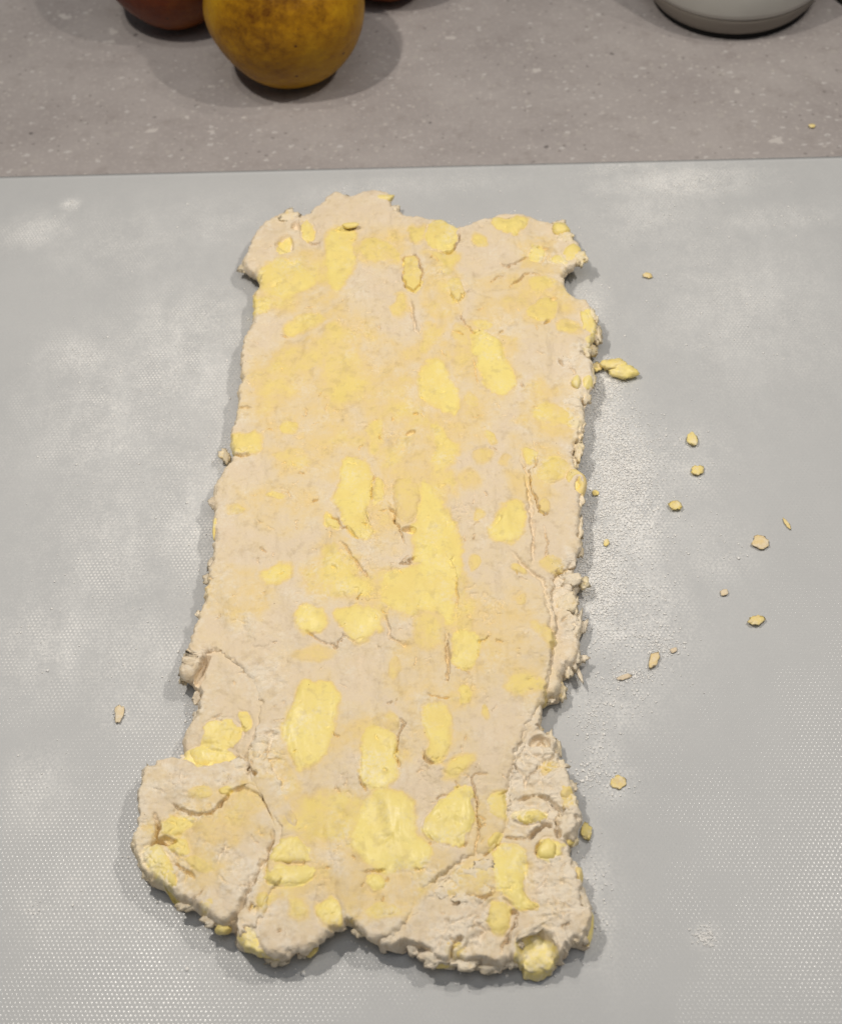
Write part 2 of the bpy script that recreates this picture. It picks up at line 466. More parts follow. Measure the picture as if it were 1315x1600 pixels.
OUT = [(376,420),(392,389),(396,370),(418,347),(454,330),(467,345),(486,336),(518,306),(538,305),(544,314),(562,305),(583,301),(609,307),(608,320),(630,345),(676,350),
 (692,348),(715,363),(729,360),(751,350),(772,347),(774,341),(818,341),(862,355),(865,345),(888,360),(884,376),(899,378),(908,396),(901,420),(883,427),(877,443),(886,458),(899,471),
 (922,477),(927,502),(936,518),(924,541),(909,559),(924,570),(927,585),(926,608),(910,639),(915,659),(906,683),(895,709),(897,737),(910,748),(912,765),(906,786),(908,807),(903,848),(907,859),(894,890),
 (917,918),(903,934),(904,965),(916,980),(906,1009),(914,1032),(902,1060),(890,1055),(881,1068),(882,1091),(867,1099),(839,1117),(828,1133),(844,1148),(867,1156),(867,1182),(880,1201),(897,1234),
 (902,1284),(896,1318),(884,1324),(892,1349),(907,1374),(909,1419),(924,1442),(913,1482),(895,1478),(872,1501),(864,1515),(824,1525),(822,1515),(796,1504),(779,1513),(740,1504),(701,1512),(675,1498),(642,1484),(625,1467),
 (599,1475),(588,1478),(560,1461),(550,1444),(519,1459),(500,1475),(480,1499),(463,1487),(435,1504),(387,1484),(370,1475),(370,1461),(350,1466),(339,1450),(317,1430),(283,1411),(246,1388),(221,1366),(207,1338),(210,1315),(221,1293),(217,1259),(229,1205),(255,1203),(283,1186),
 (278,1179),(294,1140),(307,1125),(305,1104),(312,1094),(304,1086),(301,1078),(278,1055),(286,1029),(296,1011),(310,967),(321,934),(325,908),(320,913),(331,879),(336,848),(332,838),(335,804),(331,789),(333,768),(346,747),(364,727),(366,714),(358,703),(360,683),(371,662),(369,647),(375,616),(379,600),
 (375,590),(380,539),(385,526),(397,505),(394,461),(407,451),(402,435),(392,433)]
i_r = OUT.index((894, 890)); i_l = OUT.index((286, 1029))
bot_a = OUT.index((599, 1475)); bot_b = OUT.index((370, 1475))
MAIN = OUT[:i_r + 1] + [(868, 898), (862, 921), (861, 957), (871, 980), (866, 1003), (863, 1034), (858, 1070), (851, 1096), (839, 1117), (828, 1133), (815, 1169), (805, 1197), (791, 1233), (794, 1262), (793, 1284), (788, 1304),
    (774, 1329), (757, 1339), (735, 1346), (722, 1354), (704, 1370), (684, 1382), (672, 1396), (653, 1421), (636, 1448), (622, 1468)] + OUT[bot_a:bot_b + 1] + [
    (374, 1445), (388, 1424), (393, 1405), (412, 1374), (420, 1349), (438, 1312), (424, 1280), (407, 1247), (400, 1225), (396, 1213), (388, 1190), (398, 1150), (404, 1120), (408, 1104), (397, 1089), (394, 1073), (384, 1058), (366, 1047), (348, 1029), (328, 1022), (318, 1032),
    (306, 1070), (290, 1066), (278, 1055)] + OUT[i_l:]
LEFT = [(229, 1205), (255, 1203), (275, 1192), (300, 1204), (330, 1208), (352, 1200), (376, 1204), (394, 1218), (406, 1246), (422, 1280), (436, 1312), (418, 1349), (410, 1374), (391, 1405), (386, 1424), (376, 1440), (350, 1458), (339, 1450), (317, 1430), (283, 1411), (246, 1388), (221, 1366), (207, 1338), (210, 1315), (221, 1293), (217, 1259)]
i_a = OUT.index((828, 1133)); i_b = OUT.index((625, 1467))
RIGHT = OUT[i_a:i_b + 1] + [(638, 1450), (655, 1423), (674, 1398), (686, 1384), (706, 1372), (724, 1356), (737, 1348), (759, 1341), (776, 1331), (790, 1305), (795, 1284), (796, 1262), (793, 1233), (807, 1197), (817, 1169)]

def samp0(A, x, y, res):
    fx = np.clip((x - GX0) / res, 0, A.shape[1] - 1.001); fy = np.clip((y - GY0) / res, 0, A.shape[0] - 1.001)
    j = fx.astype(int); i = fy.astype(int); u = fx - j; v = fy - i
    return (A[i, j] * (1 - u) + A[i, j + 1] * u) * (1 - v) + (A[i + 1, j] * (1 - u) + A[i + 1, j + 1] * u) * v
CRES = 0.0008
XC, YC = np.meshgrid(np.arange(GX0, GX1 + CRES, CRES), np.arange(GY0, GY1 + CRES, CRES))

# fields -------------------------------------------------------------
Hf = np.zeros_like(X)       # height offset
RG = np.zeros_like(X)       # crumbliness
BT = np.zeros_like(X)       # butter showing
wx = fbm(X, Y, 0.012, 3, 21) * 0.0030 + fbm(X, Y, 0.004, 2, 22) * 0.0010
wy = fbm(X, Y, 0.012, 3, 31) * 0.0030 + fbm(X, Y, 0.004, 2, 32) * 0.0010
Hf += fbm(X, Y, 0.040, 2, 1) * 0.0016 + fbm(X * 1.7, Y * 0.6, 0.013, 3, 2) * 0.0014
Hf += fbm(X * 1.3, Y * 0.7, 0.005, 3, 3, .6) * 0.00026

def window(cx, cy, rad):
    i0 = max(0, int((cy - rad - GY0) / RES)); i1 = max(0, int((cy + rad - GY0) / RES)); j0 = max(0, int((cx - rad - GX0) / RES)); j1 = max(0, int((cx + rad - GX0) / RES))
    return (slice(i0, i1), slice(j0, j1))
def ell(px, py, rx, ry, rot, warp=1.0, z=None):
    """window of the grid and normalised ellipse radius in it"""
    z = ZT if z is None else z
    c = up_px(px, py, z); ux = up_px(px + 1, py, z) - c; uy = up_px(px, py + 1, z) - c
    s, co = math.sin(math.radians(rot)), math.cos(math.radians(rot))
    S = window(c.x, c.y, max(rx, ry) * uy.length * 1.5 + 0.006)
    Mx = np.linalg.inv(np.array([[ux.x, uy.x], [ux.y, uy.y]]))
    qx = X[S] + warp * wx[S] - c.x; qy = Y[S] + warp * wy[S] - c.y
    a = Mx[0, 0] * qx + Mx[0, 1] * qy; b = Mx[1, 0] * qx + Mx[1, 1] * qy
    return S, np.sqrt(((a * co + b * s) / rx) ** 2 + ((-a * s + b * co) / ry) ** 2)

TINT = [(530,560,75,100,.36),(470,650,100,55,.30),(620,640,70,70,.33),(640,740,70,80,.36),(520,900,50,70,.38),(600,930,80,50,.42),(770,1000,75,95,.24),(520,1280,100,65,.40),(430,1210,45,55,.30),
 (800,960,60,60,.20),(375,930,70,50,.30),(850,480,60,45,.34),(790,470,70,50,.30),(470,590,100,70,.33),(560,1400,80,40,.28),(710,640,70,70,.26),(470,440,85,60,.36),(600,390,60,40,.36),(690,440,40,80,.33),
 (840,730,50,70,.26),(850,400,50,40,.26),(500,700,120,60,.26),(600,800,80,60,.28),(690,1100,60,80,.26),(340,1270,80,50,.28),(280,1340,70,50,.30),(770,1290,60,50,.26),(800,1380,50,60,.28),(650,1040,60,60,.20),
 (690,950,60,90,.36),(590,1160,60,60,.30),(500,1140,60,90,.28),(440,790,90,50,.20),(640,570,90,60,.28),(760,560,60,80,.30),(860,640,60,50,.28),(830,1060,45,40,.30),(610,1330,90,80,.36),(460,1370,70,60,.30)]
for (px, py, rx, ry, a) in TINT:
    S, r = ell(px, py, rx, ry, 0, 2.2)
    BT[S] = np.maximum(BT[S], a * (1 - sstep(0.55, 1.15, r)))
BT = 1.2 * BT * (0.85 + 0.7 * fbm(X, Y, 0.010, 3, 77))
BT += 0.05

# butter patches: px, py, rx, ry, rotation, strength, sharp(0 film .. 1 bare), proud mm
PATCH = [
 (531,385,27,30,0,.80,.3,.2),(530,430,24,34,4,.84,.3,.2),(588,383,27,19,0,.58,.1,.1),(452,424,36,22,-10,.66,.2,.2),(474,447,34,14,-8,.80,.3,.3),(410,466,19,13,0,.70,.4,.3),(470,502,40,15,-12,.58,.2,.1),
 (540,530,30,34,0,.50,.05,.1),(552,585,26,32,0,.52,.05,.1),(622,475,10,24,0,.60,.2,.1),(464,592,32,20,0,.42,.0,.1),(405,599,16,16,0,.42,.0,.1),(652,361,28,12,0,.62,.4,.2),(500,545,24,24,0,.42,0,.1),
 (694,406,22,28,0,.62,.2,.1),(749,374,12,10,0,.66,.2,.1),(798,352,25,12,0,.86,.8,.4),(714,456,11,21,0,.62,.5,.3),(842,444,26,13,8,.60,.5,.3),(849,488,27,21,0,.64,.6,.3),(802,477,30,18,0,.42,.1,.1),
 (673,526,19,28,6,.55,.2,.1),(720,521,18,16,0,.44,.1,.1),(762,552,27,34,-8,.92,.5,.3),(778,590,27,27,-10,.92,.5,.3),(756,508,19,8,0,.55,.2,.1),(674,585,27,32,5,.88,.4,.2),(678,618,24,20,0,.80,.3,.2),(888,510,16,13,0,.58,.2,.1),
 (447,667,17,13,0,.68,.2,.1),(384,692,26,15,6,.74,.4,.3),(465,712,38,19,5,.52,.1,.1),(558,618,20,26,0,.48,.0,.1),(589,683,16,28,5,.60,.2,.1),(557,745,27,28,0,.86,.4,.2),(552,785,24,26,10,.80,.4,.2),(592,765,10,23,0,.72,.5,.3),
 (626,772,27,46,-3,.54,.4,.4),(429,776,17,7,0,.55,.3,.1),(367,799,18,9,0,.55,.2,.1),(521,818,14,17,-35,.74,.6,.3),(562,829,22,16,0,.88,.7,.4),(434,897,22,20,0,.90,.3,.1),(516,872,16,24,0,.66,.2,.1),(526,908,25,26,-10,.66,.2,.1),
 (860,647,34,15,14,.60,.3,.2),(736,622,12,14,0,.50,.1,.1),(765,681,19,9,35,.60,.4,.2),(684,680,17,28,-8,.66,.2,.1),(700,716,25,20,0,.72,.2,.1),(827,711,10,20,-14,.76,.7,.3),(757,712,17,16,0,.50,.1,.1),(793,719,11,11,0,.48,.1,.1),
 (729,746,26,18,0,.40,0,.1),(858,728,24,19,0,.60,.5,.4),(797,800,20,22,5,.86,.4,.2),(790,832,21,18,0,.80,.3,.2),(747,799,10,10,0,.52,.1,.1),(853,789,13,12,0,.50,.4,.2),
 (668,800,20,44,-5,.74,.3,.1),(682,862,34,48,-6,.90,.4,.1),(645,920,40,38,10,.84,.3,.1),(690,940,26,48,-8,.70,.1,.1),(740,879,9,13,0,.60,.2,.1),(863,879,21,13,0,.56,.3,.2),(814,887,14,8,20,.50,.4,.2),(808,935,14,14,0,.36,0,.1),
 (488,970,26,18,-10,.84,.4,.1),(557,966,36,24,-8,.86,.4,.1),(560,990,22,13,0,.78,.4,.1),(487,1021,36,16,0,.42,.1,.1),(499,1100,32,36,10,.90,.5,.2),(485,1150,33,42,12,.92,.5,.2),(668,985,28,36,0,.54,.1,.1),(727,1012,20,36,-4,.86,.5,.2),
 (725,1078,11,22,0,.72,.5,.2),(683,1112,24,26,0,.84,.4,.3),(683,1148,23,24,0,.82,.4,.3),(678,1180,18,15,0,.70,.5,.3),(722,1194,18,14,-20,.74,.4,.1),(588,1160,26,32,0,.76,.3,.2),(593,1208,29,28,0,.94,.6,.3),(849,996,17,21,-20,.62,.3,.1),
 (813,941,9,13,-20,.52,.2,.1),(828,1068,28,19,0,.60,.3,.1),(758,1112,8,13,0,.55,.1,.1),(616,1046,12,20,0,.48,.1,.1),(612,1130,14,20,0,.5,.1,.1),
 (277,1287,28,19,-5,.72,.5,.4),(286,1326,15,14,0,.76,.5,.3),(246,1332,14,18,0,.86,.8,.5),(263,1371,17,20,-15,.86,.7,.4),(308,1349,21,11,15,.60,.3,.2),(348,1236,9,7,0,.72,.6,.3),(311,1236,22,13,0,.50,.3,.2),(381,1256,27,15,-10,.44,.1,.1),
 (336,1301,22,23,0,.42,.1,.1),(458,1330,21,23,10,.92,.8,.4),(452,1366,40,20,-6,.94,.8,.4),(421,1402,24,14,-15,.70,.4,.2),(469,1419,23,21,0,.64,.3,.1),(511,1422,18,14,0,.90,.5,.2),(319,1411,12,9,0,.6,.2,.1),
 (500,1275,46,34,-8,.58,.1,.1),(550,1250,36,26,-10,.60,.2,.1),(555,1300,34,24,0,.56,.1,.1),(612,1275,46,36,-10,.92,.5,.2),(606,1322,50,36,0,.96,.5,.2),(706,1270,27,50,32,.95,.95,.7),(652,1330,24,22,0,.78,.3,.1),
 (777,1256,15,17,0,.76,.5,.3),(777,1307,14,21,0,.78,.6,.3),(830,1273,23,11,-5,.86,.9,.7),(799,1366,23,36,-5,.94,.8,.4),(800,1325,23,16,0,.68,.4,.2),(748,1369,36,20,-25,.46,.2,.1),(700,1388,14,10,0,.62,.4,.1),(782,1436,24,31,12,.74,.8,.4),
 (585,1371,21,17,0,.90,.6,.4),(600,1416,19,15,0,.62,.2,.1),(577,1462,18,15,20,.76,.4,.1),(718,1478,16,10,0,.58,.4,.1),(856,1200,15,11,-30,.56,.5,.2),(884,1242,11,11,0,.58,.4,.1),(836,1419,11,8,0,.70,.6,.2),(808,1405,20,12,0,.6,.2,.1)]

# outlined butter: points, strength, sharp, proud mm
POLY = [
 ([(470,348),(487,345),(493,360),(486,374),(472,367)],.82,.95,1.1),([(828,385),(845,380),(855,392),(850,408),(832,408),(825,398)],.90,.95,1.2),([(430,390),(438,376),(452,366),(457,380),(447,393),(436,396)],.96,.95,.3),
 ([(905,478),(922,480),(926,505),(920,535),(908,548),(905,520),(910,500)],.88,.95,1.4),([(862,398),(876,393),(884,402),(872,410),(860,408)],.88,.95,1.2),
 ([(518,355),(555,355),(555,404),(544,435),(531,458),(513,451),(508,414),(505,383)],.82,.3,.1),([(418,404),(464,407),(474,417),(495,425),(487,446),(464,453),(443,466),(415,456),(403,435)],.74,.25,.15),([(394,458),(418,458),(430,466),(418,482),(397,492)],.74,.4,.2),
 ([(441,508),(451,497),(485,487),(508,487),(509,500),(495,508),(469,520),(443,520)],.62,.2,.1),([(495,520),(516,502),(547,508),(568,528),(568,564),(580,603),(565,620),(521,590),(500,585)],.52,.05,.1),([(565,376),(586,370),(609,376),(627,391),(627,409),(599,407),(583,412),(562,394)],.62,.2,.1),
 ([(619,456),(632,456),(637,487),(624,476)],.64,.2,.1),([(632,402),(643,396),(652,404),(659,438),(649,458),(635,453),(628,433)],.66,.9,1.3),([(668,363),(679,351),(694,348),(710,355),(716,370),(710,386),(697,394),(681,389),(671,376)],.84,.95,1.6),
 ([(640,358),(671,355),(670,371),(655,383),(640,376)],.68,.4,.2),([(668,389),(687,394),(718,391),(715,414),(705,435),(689,438),(689,414)],.66,.2,.1),([(772,342),(818,342),(821,355),(808,370),(795,363),(774,352)],.84,.7,.5),
 ([(741,520),(756,518),(777,528),(782,552),(800,575),(805,603),(785,616),(764,606),(749,577),(741,549)],.93,.45,.2),([(671,559),(692,567),(702,590),(718,614),(718,642),(681,637),(655,624),(648,601),(655,577)],.87,.35,.15),([(663,500),(684,505),(692,526),(671,554),(653,549),(658,520)],.56,.2,.1),
 ([(538,714),(569,716),(584,740),(580,776),(569,807),(584,828),(579,843),(558,846),(543,830),(530,797),(517,781),(538,745)],.85,.35,.15),([(507,804),(527,815),(532,828),(525,835),(509,825)],.74,.6,.3),([(585,741),(602,755),(600,781),(589,794),(581,778)],.70,.6,.3),
 ([(615,745),(650,750),(655,800),(640,822),(622,815),(610,790)],.50,.5,.9),([(413,887),(432,877),(455,887),(455,905),(434,915),(413,910)],.90,.15,.1),([(501,859),(525,848),(532,874),(553,897),(569,918),(543,934),(507,934),(501,897)],.66,.2,.1),
 ([(359,688),(375,678),(403,678),(408,703),(393,711),(362,706)],.74,.4,.4),([(419,709),(465,701),(488,714),(475,729),(450,734),(426,722)],.54,.1,.1),([(576,659),(600,657),(602,683),(592,709),(576,709)],.62,.15,.1),([(824,647),(848,623),(879,631),(902,649),(894,662),(853,657)],.62,.3,.2),
 ([(669,659),(692,662),(700,685),(721,696),(705,722),(687,737),(674,724),(674,690)],.70,.2,.1),([(817,696),(835,703),(839,719),(827,732),(817,719)],.76,.7,.3),([(840,732),(866,711),(881,724),(884,745),(868,755),(837,745)],.60,.5,.5),([(786,781),(814,781),(814,833),(801,848),(775,848),(767,833),(778,807)],.85,.4,.15),
 ([(654,752),(667,755),(687,786),(710,828),(721,869),(718,910),(680,900),(650,880),(650,840),(640,828),(655,812)],.86,.3,.05),([(630,888),(660,878),(700,890),(716,915),(708,960),(698,980),(688,955),(665,950),(640,962),(610,955),(588,930),(600,900)],.82,.25,.05),
 ([(462,970),(475,952),(503,954),(513,972),(500,988),(482,988),(467,985)],.83,.4,.1),([(526,959),(552,952),(591,954),(596,978),(570,1003),(552,1003),(539,988),(526,978)],.87,.4,.1),([(472,1068),(506,1063),(532,1081),(534,1107),(526,1133),(519,1172),(493,1197),(467,1205),(457,1172),(446,1148),(451,1107)],.91,.4,.15),
 ([(307,1151),(332,1128),(361,1120),(374,1133),(379,1148),(363,1164),(350,1170),(310,1165)],.88,.95,3.2),([(286,1168),(310,1160),(350,1166),(366,1166),(374,1190),(348,1192),(312,1200),(288,1186)],.95,.95,4.2),([(369,1112),(389,1112),(391,1133),(384,1143),(374,1133)],.88,.9,1.2),
 ([(707,985),(746,988),(751,1016),(740,1040),(712,1042),(707,1014)],.85,.4,.15),([(714,1066),(730,1066),(735,1094),(725,1104),(714,1086)],.74,.5,.2),([(663,1099),(696,1097),(707,1122),(704,1159),(691,1184),(676,1195),(660,1179),(670,1159),(663,1125)],.83,.35,.2),
 ([(709,1184),(735,1182),(738,1195),(720,1215),(694,1218),(696,1205)],.73,.3,.1),([(580,1138),(603,1140),(619,1159),(621,1197),(624,1223),(606,1236),(580,1234),(562,1210),(564,1159)],.90,.45,.2),([(828,975),(854,980),(863,996),(857,1014),(841,1009)],.62,.3,.1),([(787,1071),(813,1055),(846,1055),(849,1076),(839,1081),(805,1086)],.58,.2,.1),
 ([(255,1293),(272,1273),(297,1273),(303,1293),(280,1309),(258,1309)],.74,.5,.5),([(232,1321),(255,1315),(260,1332),(272,1354),(277,1377),(272,1394),(255,1388),(249,1360),(235,1343)],.88,.7,.5),([(443,1318),(469,1309),(480,1338),(488,1349),(443,1352),(426,1346)],.91,.7,.4),
 ([(415,1374),(432,1360),(488,1352),(494,1366),(471,1383),(429,1387)],.94,.8,.5),([(395,1399),(432,1394),(435,1405),(398,1422)],.66,.3,.2),([(446,1405),(471,1402),(483,1422),(477,1436),(457,1433)],.64,.3,.1),([(491,1422),(514,1405),(530,1414),(522,1433),(497,1435)],.88,.5,.2),
 ([(370,1470),(387,1450),(398,1456),(409,1478),(435,1490),(404,1492),(376,1484)],.95,.95,1.6),([(574,1245),(630,1233),(647,1245),(656,1273),(650,1307),(673,1321),(670,1340),(653,1357),(588,1360),(560,1338),(543,1312),(560,1287)],.95,.35,.15),([(440,1270),(500,1235),(560,1240),(570,1290),(540,1320),(470,1310)],.60,.1,.1),
 ([(698,1242),(720,1226),(737,1233),(744,1264),(740,1290),(718,1315),(684,1315),(661,1307),(664,1284),(681,1253)],.96,.9,.6),([(768,1239),(785,1242),(794,1264),(785,1278),(768,1273),(761,1253)],.76,.5,.3),([(765,1301),(791,1293),(788,1307),(777,1329),(763,1326)],.78,.5,.3),
 ([(810,1270),(830,1262),(855,1264),(850,1276),(825,1286),(810,1281)],.88,.9,.9),([(779,1321),(813,1315),(822,1354),(819,1394),(841,1411),(830,1428),(808,1419),(785,1397),(778,1360)],.92,.6,.3),([(763,1411),(794,1408),(802,1428),(791,1459),(771,1464),(754,1450)],.74,.8,.5),
 ([(723,1349),(754,1338),(774,1360),(777,1388),(734,1399),(684,1394),(692,1377)],.46,.1,.1),([(577,1360),(602,1363),(605,1383),(588,1391),(577,1377)],.90,.6,.4),([(808,1461),(836,1453),(864,1467),(872,1490),(864,1515),(824,1525),(813,1495)],.95,.95,3.05),([(841,1315),(858,1307),(878,1315),(875,1338),(853,1343),(836,1332)],.92,.95,2.2)]
def in_poly(px, py, poly):
    r = False; n = len(poly)
    for i in range(n):
        (ax, ay), (bx, by) = poly[i], poly[(i + 1) % n]
        if (ay > py) != (by > py) and px < (bx - ax) * (py - ay) / (by - ay) + ax: r = not r
    return r
PATCH = [p for p in PATCH if not any(in_poly(p[0], p[1], q[0]) for q in POLY)]
for (pts, st, sh, pr) in POLY:
    P2 = w2(pts, ZT); cc = P2.mean(0); S = window(cc[0], cc[1], np.abs(P2 - cc).max() + 0.006)
    d = sdf(smooth_poly(P2, 1), X[S] + wx[S] * 0.55, Y[S] + wy[S] * 0.55)
    sh = sh if sh > 0.55 else sh * 0.9
    fe = 0.0028 * (1 - sh) ** 1.2 + 0.0002
    BT[S] = np.maximum(BT[S], st * sstep(-fe * 1.2, fe * 0.8, d + fbm(X[S], Y[S], 0.004, 3, 73, .65) * 0.0016))
    if pr < 1: Hf[S] += 0.0010 * pr * sstep(-0.001, 0.003, d)
    if sh > 0.3: Hf[S] -= 0.0007 * sh * np.exp(-((d + 0.0004) / 0.0004) ** 2) * (0.4 + 0.9 * np.abs(fbm(X[S], Y[S], 0.006, 2, 71)))
for (px, py, rx, ry, rot, st, sh, pr) in PATCH:
    S, r = ell(px, py, rx, ry, rot, 1.0)
    soft = 0.40 * (1 - sh) + 0.05
    BT[S] = np.maximum(BT[S], st * (1 - sstep(1 - soft, 1 + soft * 0.75, r)))
    Hf[S] += 0.00030 * pr / 0.3 * (1 - sstep(0.5, 1.25, r))
    if sh > 0.3:   # thin seam of dough round bare butter
        Hf[S] -= 0.00035 * sh * np.exp(-((r - 1.12) / 0.10) ** 2)

BT = BT * (1 + 0.22 * fbm(X, Y, 0.007, 3, 81, .6)) - 0.16 * sstep(0.25, 0.6, fbm(X * 1.6, Y * 0.6, 0.006, 3, 82, .6)) * BT
ROUGHZ = [(290,1240,80,60,.9),(260,1340,60,70,.8),(360,1350,70,60,.75),(400,1440,60,40,.7),(850,1230,60,90,1.0),(740,1380,70,50,.95),(700,1450,80,50,.8),(850,1380,70,80,.8),(860,1460,60,50,.7),(900,950,30,130,.8),(900,620,30,120,.6),
 (880,400,40,50,.5),(430,1190,50,70,.65),(345,920,40,80,.45),(370,960,60,40,.5),(800,500,40,40,.4),(420,1050,60,50,.5),(640,870,30,30,.4),(530,790,30,40,.4),(650,1360,60,30,.4),(350,1110,50,60,.35),(560,1440,70,30,.35),(440,360,50,40,.3),(800,640,40,30,.35),(410,770,70,40,.3)]
for (px, py, rx, ry, a) in ROUGHZ:
    S, r = ell(px, py, rx, ry, 0, 2.5); RG[S] = np.maximum(RG[S], a * (1 - sstep(0.4, 1.25, r)))
RG = np.clip(RG * (0.75 + 0.6 * fbm(X, Y, 0.007, 2, 91)), 0, 1)
D_rim = samp0(sdf(smooth_poly(w2(OUT, ZB + 0.0080), 1), XC, YC), X, Y, CRES)
RG = np.maximum(RG, 0.34 * np.exp(-np.clip(D_rim, 0, None) / 0.006))
def cells(scale, seed, jit=0.9):
    """irregular plates: random height per cell and distance to the crack between cells"""
    u = X / scale + fbm(X, Y, scale * 0.8, 2, seed + 5) * 0.35; v = Y / scale + fbm(X, Y, scale * 0.8, 2, seed + 6) * 0.35
    iu = np.floor(u).astype(np.int64); iv = np.floor(v).astype(np.int64)
    f1 = np.full(X.shape, 9.0); f2 = np.full(X.shape, 9.0); hh = np.zeros(X.shape)
    for du in (-1, 0, 1):
        for dv in (-1, 0, 1):
            cu = iu + du; cv = iv + dv
            d = np.hypot(cu + 0.5 + 0.5 * jit * _hash(cu, cv, seed) - u, cv + 0.5 + 0.5 * jit * _hash(cu, cv, seed + 1) - v)
            near = d < f1
            f2 = np.where(near, f1, np.minimum(f2, d)); hh = np.where(near, _hash(cu, cv, seed + 2), hh); f1 = np.where(near, d, f1)
    return hh, (f2 - f1) * scale
h0, e0 = cells(0.0098, 481); h1, e1 = cells(0.0042, 501); h2, e2 = cells(0.0019, 521)
RGm = sstep(0.30, 0.75, RG)
Hf += RGm * (h1 * 0.00040 - 0.0009 * np.exp(-(e1 / 0.00035) ** 2) * sstep(-.1, .4, fbm(X, Y, 0.008, 2, 46)))
Hf += RGm * (h0 * 0.0010 * sstep(0, 0.0022, e0) - 0.0016 * np.exp(-(e0 / 0.00055) ** 2) * sstep(-.3, .3, fbm(X, Y, 0.012, 2, 49)))
Hf += RGm * (h2 * 0.00014 - 0.0003 * np.exp(-(e2 / 0.00025) ** 2))
flk = sstep(0.18, 0.42, fbm(X, Y, 0.014, 3, 47, .6))          # scattered flaky spots on the smooth skin
Hf += flk * (1 - RGm) * (h2 * 0.00022 - 0.00040 * np.exp(-(e2 / 0.00025) ** 2) * sstep(0, .5, fbm(X, Y, 0.005, 2, 48)))
bil = np.abs(fbm(X, Y, 0.0028, 3, 41, 0.6))
Hf += RG * (fbm(X, Y, 0.0035, 3, 42, 0.6) * 0.00055 + (0.25 - bil) * 0.0009 + fbm(X, Y, 0.010, 2, 43) * 0.0010)
# scattered flaky nicks everywhere
nick = fbm(X * 0.7 + 3, Y, 0.0022, 2, 55)
patchy = sstep(0.12, 0.45, fbm(X, Y, 0.016, 2, 56))
Hf -= 0.00045 * sstep(0.45, 0.75, nick) * patchy

